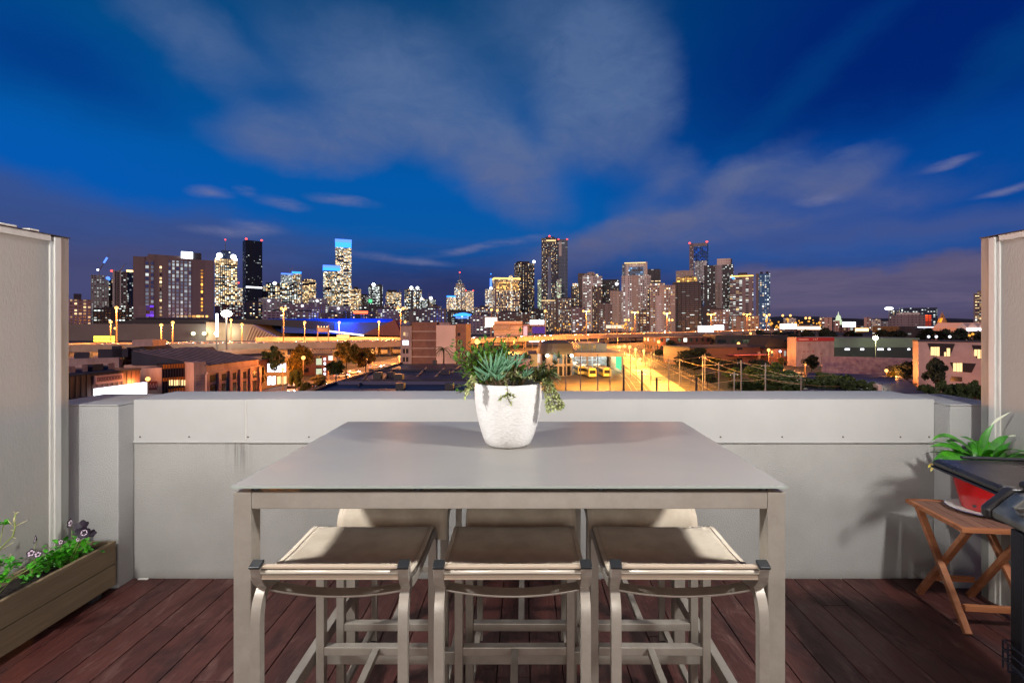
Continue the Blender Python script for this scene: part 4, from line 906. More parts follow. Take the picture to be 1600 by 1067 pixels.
tower('apartment_tower', 'beige topped tower behind the black banded tower', 1056, 1084, 423, 1500, facade('beige', 5, 5, .2, .3, .05), ext=(('plant', .3, .6, 1, M_conc),))
tower('apartment_tower', 'black banded tower with a golden lit roof terrace', 1051, 1099, 440, 1050, facade('black', 9, 4.2, .92, .35, .10, .1, 2.4, glass=(104, 98, 100)), ratio=.6, rot=-8, ext=(('step', .12, .8, 7, facade('gold' if 0 else 'tan', 5, 5, .8, .7, 1, 0, 3.2, tint=(255, 190, 90))), ('plant', .4, .7, 9, M_roof), ('crown', -.03, 1.03, 3.5, 2.2, facade('dark', 5, 5, .1, .1, 0))))
tower('apartment_tower', 'tall tower with a bright blue glass face, pale left edge and two red beacons', 1077, 1107, 380, 1600, facade('blue', 5, 5, .5, .55, .10, .9, 1.6, glass=(20, 80, 170)), rot=-6, ratio=.7, ext=(('fin', 0, .24, 0, facade('mauve', 5, 5, .3, .4, .3)), ('panel', .24, 1, 0, 5, facade('grey', 5, 5, .1, .1, 0)), ('panel', .3, .98, 28, 90, facade('white', 4.5, 5, .55, .7, .35, .5, 1.2)), ('panel', .26, 1.0, 6, 27, facade('blue', 6, 5, .9, .8, .9, 1, .5, tint=(30, 110, 255)), 1.2), ('beacon', .02, 1, G_red, 1.6), ('beacon', .98, 1.5, G_red, 1.6)))
tower('apartment_tower', 'dark tower with a pale central fin and stepped grey top', 1100, 1146, 414, 1200, facade('dark', 4.6, 4.2, .5, .5, .34, .35, 2.8, glass=(40, 60, 70)), ratio=.6, ext=(('fin', .38, .62, 0, facade('grey', 6, 5, .2, .3, .05)), ('step', .44, .9, 10, facade('pale', 6, 6, .2, .3, .05)), ('plant', .68, .95, 9, facade('black', 5, 5, .1, .1, 0)), ('fin', .38, .56, -28, facade('pale', 6, 5, .15, .3, .03))))
tower('apartment_tower', 'rounded balcony tower with a thin gold roof line right of the pale finned tower', 1138, 1177, 430, 1150, facade('mauve', 7, 4.3, .8, .42, .5, .35, 2.8), ratio=.6, rot=6, ext=(('crown', .02, 1, 2, .6, G_gold), ('step', .4, .75, 4, facade('dark', 5, 5, .1, .1, 0)), ('panel', .1, .2, 3, 6, G_blue)))
tower('apartment_tower', 'separate slender blue glass tower with a pale left face at the skyline right end', 1181, 1203, 428, 1350, facade('blue', 6, 6, .6, .5, .38, .3, 2.6, glass=(50, 92, 130)), ratio=.6, ext=(('fin', 0, .2, 1, facade('mauve', 6, 6, .1, .1, 0)), ('plant', .3, .5, 3.5, M_roof), ('plant', .7, .9, 3.5, M_roof)))
# --- lower blocks in front of the towers
for a in ((404, 440, 466, 1250, 'grey', 'pale low block with a square white sign panel left of the striped hall'), (440, 512, 474, 1150, 'mauve', 'wide low mauve block with rows of small lights above the dark hall roof'), (482, 512, 466, 1300, 'grey', 'small grey block with a white rooftop sign below the curved top block'), (513, 548, 478, 1250, 'grey', 'grey stair tower block below the tall blue crowned skyscraper')):
    tower('low_building', a[5], a[0], a[1], a[2], a[3], facade(a[4], 6, 4.6, .6, .35, .3, .7, 2.6), cat='building', ratio=.5, ext=(('dot', .45, 4, G_winw, 1.8),))
tower('low_building', 'low block with a red lit rooftop sign beyond the blue hall roof', 536, 590, 487, 1000, facade('dark', 5, 5, .5, .4, .3, .1, 2.2), cat='building', ratio=.4, ext=(('crown', .3, .72, 3, -1, glow('red_sign', (1, .12, .05), 3.5)),))
rl = random.Random(21)
FILL = [(336, 380, 478, 900), (380, 410, 472, 1100), (410, 450, 486, 900), (455, 500, 487, 950), (500, 536, 490, 900), (560, 600, 478, 1500), (590, 626, 483, 1150), (622, 650, 486, 1300), (645, 700, 482, 1200), (690, 745, 486, 1500), (740, 772, 480, 1400), (735, 775, 492, 900), (770, 830, 488, 1100), (826, 850, 484, 1200), (893, 915, 480, 1000), (936, 956, 474, 1000), (996, 1016, 486, 900), (1098, 1120, 478, 1000), (1110, 1140, 484, 900), (1140, 1186, 494, 850), (112, 145, 492, 700), (146, 214, 482, 900), (600, 625, 476, 1700), (668, 690, 478, 1700), (560, 580, 462, 2400), (742, 760, 486, 1900)]
for i, (a, b_, c, dd) in enumerate(FILL):
    tower('low_building', 'low lit building in the jumble at the foot of the skyline towers', a, b_, c, dd, facade(('brown', 'dark', 'mauve', 'tan')[i % 4], 5+i % 3, 4.4, .6, .45, (.35, .5, .28)[i % 3], (.6, .3, .8)[i % 3], 2.8), cat='building', grp='low buildings in the jumble at the foot of the towers', ratio=.5, rot=(0, 8, -6)[i % 3], ext=(('plant', .2+.1*(i % 3), .7, 2.5, M_roof),))
# far low suburbs on the right horizon
HZ = [(1224, 1244, 497, 1500, 'pale', .5), (1280, 1300, 496, 1300, 'salmon', .35), (1302, 1312, 501, 1200, 'salmon', .1), (1350, 1361, 496, 1500, 'salmon', .1), (1362, 1376, 499, 1400, 'pale', .6), (1376, 1388, 502, 1300, 'grey', .3), (1390, 1408, 484, 1800, 'steel', .3), (1240, 1285, 507, 1100, 'brown', .4), (1310, 1350, 509, 1000, 'rust', .3)]
for i, (a, b_, c, dd, w, l) in enumerate(HZ):
    tower('low_building', 'small distant block on the low right horizon', a, b_, c, dd, facade(w, 6, 5, .6, .5, l, .2, 2.5), cat='building', grp='distant blocks on the right horizon', ratio=.6)
tower('apartment_block', 'long flat roofed block with scattered lights on the right horizon', 1405, 1464, 481, 1700, facade('navy', 8, 6, .5, .5, .35, .4, 3), cat='building', ratio=.3)
tower('apartment_block', 'pale terraced block in front of the long flat roofed block on the right horizon', 1388, 1450, 492, 1000, facade('mauve', 6, 5, .3, .3, .12, .3, 2), cat='building', ratio=.4, ext=(('step', .2, .8, 4, facade('pale', 6, 5, .4, .4, .25, .3, 2)),))
tower('office_tower', 'lone lit tower cut off by the right privacy screen', 1521, 1540, 458, 1500, OFF('mauve', .85, .15, 2.6, band=.3), ext=(('plant', .3, .9, 4, M_conc),))
tower('sign_tower', 'squat red and orange lit sign building on the right horizon', 1446, 1455, 492, 900, facade('rust', 5, 4, .8, .6, .95, 0, 3, tint=(255, 70, 20)), cat='building')
t = thing('lit_tent', 'pointed golden lit tent roof beside the red sign building', 'tent', (XD(1472, 900), 900, GZ), 0)
MB().lathe([(11, 0), (11, 12), (.4, ZD(487, 900)-GZ)], 6).build('canopy', facade('salmon', 5, 9, .8, .9, .8, 0, 1.6, tint=(255, 150, 30)), t)
t = thing('domed_building', 'floodlit white dome standing on the far wooded ridge', 'dome', (XD(1310, 2600), 2600, 0), 0)
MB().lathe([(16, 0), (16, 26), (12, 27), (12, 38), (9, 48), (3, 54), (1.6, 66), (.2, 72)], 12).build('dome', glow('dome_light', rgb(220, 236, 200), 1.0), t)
# hills
M_hill = mat('wooded_hill', rgb(34, 30, 38), 1, var=.6, vscale=.01, vcol=rgb(24, 28, 24))
vs = []; fs = []; rr = random.Random(5); n = 90
for i in range(n+1):
    x = -3200+i*95; y = 3300
    hgt = 12+ (38 if x > 1200 else 14)*(0.55+.45*math.sin(i*.37)*math.sin(i*.13+1))*min(1, max(.35, (x-600)/1800)) + rr.uniform(0, 5)
    vs += [(x, y, GZ), (x, y+60, GZ+hgt*.9+16), (x+20, y+500, GZ+hgt*1.5+16), (x, y+1500, GZ)]
for i in range(n):
    for k in range(3): fs.append((i*4+k, (i+1)*4+k, (i+1)*4+k+1, i*4+k+1))
struct('hills', MB().raw(vs, fs), M_hill)

# ------------------------------------------------------------------ mid-ground
def bldg(name, label, A, B, zt, depth, m, cat='building', zb=GZ, grp=None, body='walls'):
    """facade runs from A to B, each (px, distance); the local frame has x along it, y away from the viewer, z up from its foot"""
    a = Vector((XD(*A), A[1], zb)); b_ = Vector((XD(*B), B[1], zb)); L = (b_-a).length
    t = thing(name, label, cat, a, math.atan2(b_.y-a.y, b_.x-a.x), grp)
    MB().box(0, L, 0, depth, 0, zt-zb).build(body, m, t)
    return t, L, zt-zb
M_clad = mat('brown_metal_cladding', rgb(92, 60, 54), .6, metal=.2, var=.6, vscale=.4, vcol=rgb(70, 46, 44)); M_salm = mat('salmon_render', rgb(206, 164, 146), .8, var=.8, vscale=.5, vcol=rgb(166, 122, 104), bstretch=(1, 1, .4)); M_mauve = mat('mauve_render', rgb(172, 146, 140), .8, var=.8, vscale=.5, vcol=rgb(134, 110, 106), bstretch=(1, 1, .4))
M_wind = mat('dark_glazing', rgb(40, 30, 30), .25); M_rib = mat('cladding_rib', rgb(66, 44, 42), .6); M_orange = mat('orange_spandrel', rgb(220, 130, 30), .5); M_rdark = mat('roof_membrane', rgb(46, 44, 58), .7, var=.4, vscale=.3); M_pinks = mat('pink_sign_board', rgb(240, 178, 160), .6); M_mark = mat('sign_lettering', rgb(160, 92, 84), .6); M_red_ = mat('red_band', rgb(170, 50, 44), .6); M_brick = mat('brown_brick', rgb(142, 98, 80), .85, var=.7, vscale=.6, vcol=rgb(116, 78, 66)); M_band = mat('pale_concrete_band', rgb(224, 196, 178), .8)
# clad showroom
t, L, h = bldg('showroom_building', 'brown metal clad showroom with a pink sign board over a glaring white lightbox', (60, 74), (219, 91), -7.1, 16, M_clad)
mb = MB()
for k in range(int(L/.9)): mb.box(k*.9, k*.9+.12, -.09, -.01, 0, h)
mb.build('cladding_ribs', M_rib, t); MB().box(-.1, L+.1, -.15, 16, h+.01, h+.35).build('roof_edge', M_rdark, t)
fx = lambda px: None
def along(A, B, px):   # metres along facade A-B where column px meets it
    ax, ay = XD(*A), A[1]; bx, by = XD(*B), B[1]; k = (px-CX)/FP
    u = (k*ay-ax)/((bx-ax)-k*(by-ay)); return u*math.hypot(bx-ax, by-ay), ay+u*(by-ay)
def panel(t, A, B, x0, x1, y0, y1, m, nm, zb=GZ, out=.12, yo=.02, ref=None):
    u0, d0 = along(A, B, x0); u1, d1 = along(A, B, x1); dm = (d0+d1)/2
    return MB().box(u0, u1, -out, -yo, max(0, ZD(y1, dm)-zb), ZD(y0, dm)-zb).build(nm, m, t)
A, B = (60, 74), (219, 91)
sg = panel(t, A, B, 146, 189, 585, 598, M_pinks, 'sign_board', out=.5)
u0, d0 = along(A, B, 148); u1, _ = along(A, B, 187)
mb = MB(); cw_ = (u1-u0)/8
for k in range(8):
    x = u0+k*cw_; za = ZD(594.5, d0+2)-GZ; zb_ = ZD(588, d0+2)-GZ
    for q in ((x, x+cw_*.8, za, za+.12), (x, x+cw_*.8, zb_-.12, zb_), (x, x+.12, za+.13, zb_-.13), (x+cw_*.8-.12, x+cw_*.8, za+.13, zb_-.13)): mb.box(q[0], q[1], -.56, -.51, q[2], q[3])
mb.build('sign_outlines', M_mark, sg)
panel(t, A, B, 146, 223, 602, 640, G_vwhite, 'lightbox', out=.9)
for px, w_ in ((62, 10), (128, 12), (152, 8), (168, 16), (192, 10)):
    u, dd = along(A, B, px); MB().box(u, u+w_*.12, 3, 5, h+.36, h+1.5).build('roof_unit', M_mauve if w_ != 16 else M_rdark, t)
# salmon block with sign and lamp
A, B = (219, 96), (253, 97)
t, L, h = bldg('shop_building', 'plain salmon block with a small dark red sign right of the clad showroom', A, B, ZD(575, 96.5), 14, M_salm)
sg = panel(t, A, B, 226, 246, 596, 609, mat('dark_red_sign', rgb(120, 44, 44), .5), 'sign_board', out=.25)
mb = MB(); u0, dd = along(A, B, 227)
for k in range(8): mb.tube([(u0+k*.28, -.3, ZD(606, dd)-GZ), (u0+k*.28+.2, -.3, ZD(600-k % 2*1.5, dd)-GZ)], .05, 4)
mb.build('sign_script', M_pinks, sg)
A, B = (253, 97), (303, 101)
t, L, h = bldg('office_building', 'low office with orange spandrels and dark glazing between two salmon blocks', A, B, ZD(568, 99), 14, M_wind)
panel(t, A, B, 253, 303, 568.5, 575, M_orange, 'spandrel'); panel(t, A, B, 253, 303, 589, 594, M_orange, 'spandrel')
panel(t, A, B, 263, 301, 606, 616, M_orange, 'spandrel', out=.14)
for x0, x1 in ((264, 270), (271.5, 280), (282, 286), (287, 293), (295, 301)): panel(t, A, B, x0, x1, 593.5, 602, G_win, 'lit_window', out=.2, yo=.13)
mb = MB()
for k in range(13): u = L*k/12; mb.box(u-.05, u+.05, -.26, -.21, 0, h)
mb.build('mullions', M_rib, t)
A, B = (303, 98), (322, 100)
t, L, h = bldg('brick_pier_building', 'narrow salmon gable with faded painted wall sign left of the pilastered warehouse', A, B, ZD(566, 99), 14, M_salm)
mb = MB(); u0, dd = along(A, B, 305)
for r_ in range(4):
    for k in range(5): mb.box(u0+k*.42, u0+k*.42+.26, -.06, -.02, ZD(588+r_*4.5, dd)-GZ, ZD(588+r_*4.5-1.6, dd)-GZ)
mb.build('faded_sign', M_mauve, t)
# pilastered warehouse
A, B = (322, 100), (404, 118)
t, L, h = bldg('warehouse', 'salmon pilastered warehouse with two rows of dark windows and a dark ribbed roof', A, B, ZD(571, 100), 18, M_salm)
for i in range(5):
    x0 = 325+i*16.2; x1 = x0+11.6-i*.4
    dy = -i*1.6
    panel(t, A, B, x0, x1, 586+dy, 596.5+dy, M_wind, 'window', out=.16); panel(t, A, B, x0, x1, 601+dy, 616, M_wind, 'window', out=.16)
mb = MB()
for k in range(6): u = L*k/5; mb.box(u-.45, u+.45, -.5, -.17, 0, h-1.8)
mb.box(0, L, -.45, -.02, h-1.79, h-1.4); mb.build('pilasters', M_salm, t)
rm = MB().raw([(-.3, -.5, h+.01), (L+.3, -.5, h+.01), (L+.3, 16, h+3.0), (-.3, 16, h+3.0), (-.3, 16, h+.01), (L+.3, 16, h+.01)], [(0, 1, 2, 3), (0, 3, 4), (1, 5, 2), (3, 2, 5, 4), (0, 4, 5, 1)])
rf = rm.build('roof', M_rdark, t); mb = MB()
for k in range(12): u = L*k/11; mb.bar((u, -.4, h+.08), (u, 15.9, h+3.06), .12, .08)
mb.build('roof_ribs', M_mauve, rf)
# glazed upper building behind
A, B = (185, 128), (306, 132)
t, L, h = bldg('glazed_building', 'dark glazed upper storey with pitched dark roof behind the showroom', A, B, ZD(554, 130), 16, facade('brown', 2.2, 3.4, .8, .8, .12, 0, .35, glass=(56, 36, 34)))
MB().prism([(-.3, h+.01), (L*.45, h+.01), (L*.3, h+2.2), (L*.1, h+2.0)], 0, 14).build('roof', M_rdark, t)
MB().prism([(L*.45, h+.01), (L+.3, h+.01), (L*.95, h+1.4), (L*.5, h+1.4)], 0, 14).build('roof', M_rdark, t)
MB().box(L*.2, L*.46, -1, 6, h+2.3, h+4).build('roof_unit', M_mauve, t)
A, B = (90, 118), (186, 124)
t, L, h = bldg('flat_roof_building', 'long mauve flat roofed building with rooftop clutter behind the showroom', A, B, ZD(560, 121), 14, M_mauve)
for px, a, b_ in ((112, 6, 1.5), (150, 12, 2.2), (172, 4, 3)):
    u, dd = along(A, B, px); MB().box(u, u+a*.5, 2, 5, h+.01, h+b_).build('roof_unit', M_rdark, t)
A, B = (302, 138), (420, 150)
t, L, h = bldg('flat_roof_building', 'long brown flat roofed building behind the pilastered warehouse', A, B, ZD(556, 145), 30, facade('brown', 9, 5, .3, .3, .1), )
MB().box(0, L, 0, 30, h+.01, h+.5).build('roof', M_rdark, t)
# shops behind the trees
A, B = (405, 128), (470, 150)
t, L, h = bldg('shop_building', 'dark two storey building with big white lit windows behind the street trees', A, B, ZD(560, 135), 16, facade('rust', 5, 4, .3, .3, .1))
for x0, x1 in ((418, 422), (423.5, 428), (429.5, 434), (435.5, 440), (442, 446)): panel(t, A, B, x0, x1, 568, 581, G_winw, 'lit_window')
for x0, x1 in ((418, 423), (424.5, 430)): panel(t, A, B, x0, x1, 588, 601, G_winw, 'lit_window')
for x0, x1 in ((433, 438), (440, 447)): panel(t, A, B, x0, x1, 588, 600, G_win, 'lit_window')
A, B = (470, 165), (520, 168)
t, L, h = bldg('office_building', 'dark red office with a stack of white lit stairwell windows between the trees', A, B, ZD(556, 166), 16, facade('rust', 4, 4, .4, .4, .2, .5, 1.5))
for y in (560, 576): panel(t, A, B, 494, 503, y, y+10, glow('stair_light', rgb(220, 226, 190), 1.0), 'stair_window')
for y in (559, 566, 575, 582): panel(t, A, B, 506, 509, y, y+4, G_winw, 'lit_window')
MB().box(0, L, -.4, 16, h+.01, h+.9).build('roof', M_rdark, t)
A, B = (486, 185), (520, 186)
t, L, h = bldg('rooftop_terrace', 'white railed rooftop deck above the dark red office', A, B, ZD(550, 186), 8, M_mauve, zb=-2.0-8)
for k in range(7): MB().box(L*k/7+.4, L*k/7+1.0, -.3, -.02, h+.01, h+1.6).build('parapet_post', M_conc, t)
# dark foreground roof
rt = thing('dark_flat_roof', 'large dark bluish flat roof with vents and rails in front of the brick apartments', 'roof', (0, 0, 0))
RZ = -10.0
M_rblue = mat('dark_blue_roof_sheet', rgb(40, 42, 66), .55, var=.6, vscale=.12, vcol=rgb(26, 24, 36))
quad = [(XD(470, 78), 78), (XD(760, 78), 78), (XD(770, 141), 141), (XD(628, 141), 141)]
MB().plan(quad, GZ, RZ).build('walls', M_rblue, rt)
for y, zz in ((118, .5), (96, .5), (92, .6)): MB().box(XD(500+(y-78)*1.9, y), XD(765, y), y, y+.35, RZ+.01, RZ+zz).build('rail', M_rdark if y > 92 else mat('roof_rail', rgb(70, 72, 104), .6), rt)
for px, y in ((652, 105), (680, 104), (705, 112), (742, 108), (560, 88), (600, 99)):
    MB().bar((XD(px, y), y, RZ+.25), (XD(px+14, y+20), y+20, RZ+.3), .25, .2).build('roof_batten', M_mauve if px > 640 else M_rdark, rt)
for px, y, w_, hh in ((583, 101, 1.6, 1.4), (604, 104, 1.5, 1.1), (615, 99, 1.8, 1.2), (688, 110, 2, .9), (676, 138, 1, 1.2), (618, 84, 1.4, 1.2), (695, 84, 1.4, 1.2)):
    MB().box(XD(px, y), XD(px, y)+w_, y, y+1.5, RZ+.01, RZ+hh).build('roof_vent', M_dark if hh > 1.1 else M_rdark, rt)
MB().bar((XD(470, 78), 78, RZ+.25), (XD(628, 141), 141, RZ+.25), .5, .5).build('parapet', M_rblue, rt)
# brick apartments
A, B = (626, 150), (643, 150)
t, L, h = bldg('brick_apartments', 'brown brick apartment block with pale floor bands and a blank white end wall', A, B, ZD(509, 150), 13, M_mauve, body='stair_tower')
o = lambda px: XD(px, 150)-XD(626, 150)
MB().box(o(643)+.01, o(682), .6, 14, 0, ZD(503.5, 150)-GZ).build('brick_wall', M_brick, t)
MB().box(o(682)+.01, o(712), -.5, 14, 0, ZD(508, 150)-GZ).build('white_wall', mat('pale_blank_wall', rgb(222, 186, 172), .8, var=.2, vscale=.2), t)
MB().box(o(712)+.01, o(728), .3, 14, 0, ZD(506, 150)-GZ).build('brick_wall', M_brick, t)
MB().box(o(685), o(700), 2, 6, ZD(508, 150)-GZ+.01, ZD(504, 150)-GZ).build('roof_unit', M_mauve, t)
MB().box(o(626)-.2, o(643), -.3, 13, ZD(508.8, 150)-GZ, ZD(507.6, 150)-GZ).build('capping', M_rdark, t)
for y in (517.5, 531.5, 544, 557): MB().box(o(643)+.01, o(682), .25, .59, ZD(y+.8, 150)-GZ, ZD(y, 150)-GZ).build('floor_band', M_band, t)
for y, g in ((519, 1), (532, 2), (545, 0), (558, 0)):
    f = MB().box(o(629.5), o(638), -.12, -.01, ZD(y+7, 150)-GZ, ZD(y, 150)-GZ).build('window', {0: M_wind, 1: facade('pale', 1, 1.3, .5, .8, .7, .5, 1.2), 2: G_winw}[g], t)
    MB().box(o(633.5), o(634.2), -.2, -.121, ZD(y+7, 150)-GZ, ZD(y, 150)-GZ).build('mullion', M_band, f)
for y in (520, 532, 545): MB().box(o(715), o(719), .16, .29, ZD(y+5, 150)-GZ, ZD(y, 150)-GZ).build('window', M_wind, t)
# convention hall and striped hall
HD = 520
M_hall = mat('hall_wall', rgb(160, 140, 118), .8, var=.3, vscale=.05); M_black = mat('hall_roof_dark', rgb(26, 24, 30), .6)
def P_(px, py, d): return (XD(px, d), d, ZD(py, d))
t = thing('exhibition_hall', 'long beige exhibition hall with a striped slanting end left of the blue roof', 'hall', (0, 0, 0))
MB().prism([(XD(322, HD), GZ), (XD(440, HD), GZ), (XD(440, HD), ZD(531, HD)), (XD(395, HD), ZD(507, HD)), (XD(322, HD), ZD(503, HD))], HD, HD+60).build('end_wall', M_hall, t)
MB().box(XD(100, HD), XD(322, HD)-.1, HD+2, HD+60, GZ, ZD(506, HD)).build('side_wall', mat('grey_hall_wall', rgb(96, 92, 92), .8, var=.3, vscale=.05), t)
MB().prism([(XD(150, HD), ZD(505, HD)), (XD(395, HD), ZD(506, HD)), (XD(520, HD), ZD(516, HD)), (XD(520, HD), ZD(503, HD)), (XD(420, HD), ZD(499, HD)), (XD(210, HD), ZD(499, HD))][::1], HD+4, HD+80).build('roof', M_black, t)
mb = MB()
for k in range(15):
    x = 384+k*4.2; mb.bar(P_(x, 533, HD-.8), P_(x+9, 510.5+k*1.5, HD-.8), 1.1, .6, (0, 1, 0))
mb.build('louvre_stripes', mat('hall_stripe', rgb(190, 170, 140), .7), t)
for px in (305, 322, 340): MB().ball((XD(px, HD), HD-3, ZD(521, HD)), 2.0).build('wall_light', glow('hall_uplight', rgb(230, 230, 170), 5), t)
light('POINT', 'hall_uplight', (XD(322, HD), HD-9, ZD(519, HD)), 16000, (1, .95, .7), 2)
light('POINT', 'hall_uplight', (XD(362, HD), HD-9, ZD(519, HD)), 12000, (.95, 1, .75), 2)
t = thing('convention_centre', 'convention hall with a wide blue lit sloping roof behind the freeway', 'hall', (0, 0, 0))
M_bl = mat('blue_lit_roof', rgb(24, 58, 130), .5)
MB().prism([(XD(440, HD), GZ), (XD(650, HD), GZ), (XD(650, HD), ZD(524, HD)), (XD(575, HD), ZD(522, HD)), (XD(440, HD), ZD(530, HD))], HD+10, HD+70).build('walls', mat('dark_hall_wall', rgb(54, 44, 44), .8), t)
MB().raw([P_(418, 498, HD+60), P_(612, 498, HD+60), P_(640, 524, HD+5), P_(560, 524, HD+5), P_(440, 520, HD+5), P_(418, 508, HD+40),
          (XD(418, HD+60), HD+60, GZ), (XD(612, HD+60), HD+60, GZ), (XD(640, HD+5), HD+5, GZ+20), (XD(440, HD+5), HD+5, GZ+20)], [(5, 4, 3, 2, 1, 0), (0, 1, 7, 6), (1, 2, 8, 7), (4, 9, 8, 2, 3)]).build('roof', M_bl, t)
MB().raw([P_(565, 523, HD-2), P_(617, 499, HD-2), P_(628, 501, HD+30), P_(628, 525, HD-2), P_(565, 523, HD+30)], [(0, 3, 2, 1), (0, 1, 4), (1, 2, 4)]).build('red_wedge', mat('rust_red_wedge', rgb(100, 50, 46), .6), t)
MB().bar(P_(512, 517, HD-6), P_(568, 524, HD-6), 2, 1.4).build('canopy_edge', G_vwhite, t)
light('AREA', 'blue_roof_wash', P_(535, 480, HD+10), 420000, (.03, .14, 1), 40, P_(535, 512, HD+30))
t = thing('advertising_board', 'yellow lit advertising board beyond the freeway at the far left', 'billboard', (XD(148, 430), 430, GZ))
MB().box(-1, XD(178, 430)-XD(148, 430), 0, 1, ZD(534, 430)-GZ, ZD(525, 430)-GZ).build('display', G_yel, t)
for x in (2, 14): MB().box(x-.3, x+.3, .3, .8, 0, ZD(534, 430)-GZ).build('post', M_conc, t)
MB().box(-1, 16, -.08, -.01, ZD(530.2, 430)-GZ, ZD(529.4, 430)-GZ).build('display_line', mat('yellow_band', rgb(150, 110, 10), .6), t)
# lit signs and low commercial clutter behind the freeway
def board(lb, x0, x1, y0, y1, d, g, legs=True, nm='billboard'):
    t = thing(nm, lb, 'billboard', (XD(x0, d), d, GZ))
    w_ = XD(x1, d)-XD(x0, d); MB().box(0, w_, 0, .8, ZD(y1, d)-GZ, ZD(y0, d)-GZ).build('display', g, t)
    MB().box(-.15, w_+.15, .81, 1.1, ZD(y1, d)-GZ-.2, ZD(y0, d)-GZ+.2).build('frame', M_dark, t)
    if legs: MB().box(w_*.45, w_*.55, .2, .7, 0, ZD(y1, d)-GZ-.01).build('post', M_conc, t)
    return t
board('blank white billboard glaring beside the tan building behind the pot plant', 758, 777, 496, 511, 420, glow('billboard_warm', rgb(255, 222, 196), 3))
board('left of two bright white billboards above the purple lit shop', 828, 841, 500, 507, 450, G_vwhite); board('right of two bright white billboards above the purple lit shop', 842, 850, 500, 507, 450, G_vwhite)
board('broad white billboard at the far end of the freeway below the right towers', 1091, 1115, 509, 519, 520, G_vwhite); board('narrow pale billboard right of the broad white one at the freeway end', 1116, 1131, 508, 515, 540, G_white)
board('bright white billboard standing alone on the right horizon', 1317, 1337, 503, 511, 700, G_vwhite); board('wide glaring lit shopfront at the end of the freeway', 1219, 1245, 506, 514, 760, glow('billboard_warm2', rgb(255, 226, 200), 4), False)
board('low string of lit shop signs right of the orange lamps', 1246, 1282, 510, 515, 720, glow('billboard_warm3', rgb(255, 206, 170), 2.5), False); board('low row of lit signs below the lone white billboard', 1337, 1357, 513, 517.5, 620, G_warm, False)
board('cream lit canopy panel on the hillside road left of the towers', 947, 975, 508, 513, 560, glow('billboard_warm4', rgb(255, 220, 190), 1.4), False)
t, L, h = bldg('shop_building', 'purple and pink lit shop under the two white billboards', (816, 430), (852, 430), ZD(507, 430), 20, facade('mauve', 5, 6, .5, .4, .4, .2, 1))
MB().box(1, 4.5, -.5, -.05, 5, 16).build('pink_strip', G_pink, t); MB().box(9, L, -.6, -.05, h-8, h-2).build('purple_sign', G_purp, t); MB().box(6, L, -.6, -.05, 2, 6).build('shopfront', G_winw, t)
t, L, h = bldg('commercial_building', 'tan two storey building behind the freeway with a lit ramp beside it', (772, 400), (816, 400), ZD(502, 400), 24, facade('beige', 40, 5, .95, .2, .1, 0, .5, glass=(120, 84, 60)))
MB().box(-1, L*.55, -3, 0-.05, h-7, h-3).build('balcony', M_conc, t)
t, L, h = bldg('arena', 'blue lit oval arena roof far off below the pointed tower', (706, 1300), (738, 1300), ZD(494, 1300), 40, facade('dark', 8, 6, .6, .4, .5, .8, 2), cat='stadium')
MB().lathe([(L*.5, h+.01), (L*.42, h+5), (L*.15, h+9), (.5, h+10)], 20, Matrix.Translation((L/2, 22, 0)) @ Matrix.Diagonal((1, .5, 1, 1))).build('roof', G_blue, t)
MB().box(L*.2, L*.8, -3, -.1, h-6, h-2).build('lit_band', G_bluew, t)
# --- freeway
FW = [(-60, 200), (112, 225), (330, 240), (560, 262), (640, 280), (740, 320), (880, 395), (1060, 520), (1180, 680), (1240, 850), (1270, 1100)]
def fz(d): return ZD(540, 240) + (d-240)*.0022
M_road = mat('freeway_asphalt', rgb(120, 100, 88), .8, var=.4, vscale=.1); M_barr = mat('freeway_concrete', rgb(176, 150, 128), .8, var=.5, vscale=.15, vcol=rgb(130, 108, 92))
fwy = thing('freeway_viaduct', 'elevated concrete freeway sweeping across behind the low buildings', 'freeway', (0, 0, 0))
P = [Vector((XD(px, d), d, fz(d))) for px, d in FW]
def offs(P, w, dz):
    out = []
    for i, p in enumerate(P):
        t_ = (P[min(i+1, len(P)-1)]-P[max(0, i-1)]); t_.z = 0; t_.normalize(); n_ = Vector((-t_.y, t_.x, 0)); out.append(p+n_*w+Vector((0, 0, dz)))
    return out
def ribbon(w0, w1, z0, z1):
    a = offs(P, w0, z0); b_ = offs(P, w1, z0); c = offs(P, w1, z1); e_ = offs(P, w0, z1); vs = []; fs = []
    for q in zip(a, b_, c, e_): vs += list(q)
    for i in range(len(P)-1):
        for k in range(4): fs.append((i*4+k, (i+1)*4+k, (i+1)*4+(k+1) % 4, i*4+(k+1) % 4))
    return MB().raw(vs, fs)
ribbon(0, 26, -1.8, -.004).build('deck', M_road, fwy); ribbon(-.45, -.01, -2.2, 1.1).build('near_barrier', M_barr, fwy); ribbon(26.01, 26.4, -2.2, 1.1).build('far_barrier', M_barr, fwy); ribbon(12.8, 13.3, 0.001, .9).build('median_barrier', M_barr, fwy)
ribbon(3.4, 3.6, .002, .008).build('lane_marking', M_band, fwy); ribbon(7, 7.2, .002, .008).build('lane_marking', M_band, fwy)
def along_P(s):
    a = s*(len(P)-1); i = min(int(a), len(P)-2); p = P[i].lerp(P[i+1], a-i); t_ = (P[i+1]-P[i]); t_.z = 0; t_.normalize(); return p, t_
for k in range(26):
    p, t_ = along_P((k+.5)/26); n_ = Vector((-t_.y, t_.x, 0))
    for w_ in (5, 21): q = p+n_*w_; MB().tube([(q.x, q.y, GZ), (q.x, q.y, q.z-1.8)], 1.0, 10).build('pier', M_conc, fwy)
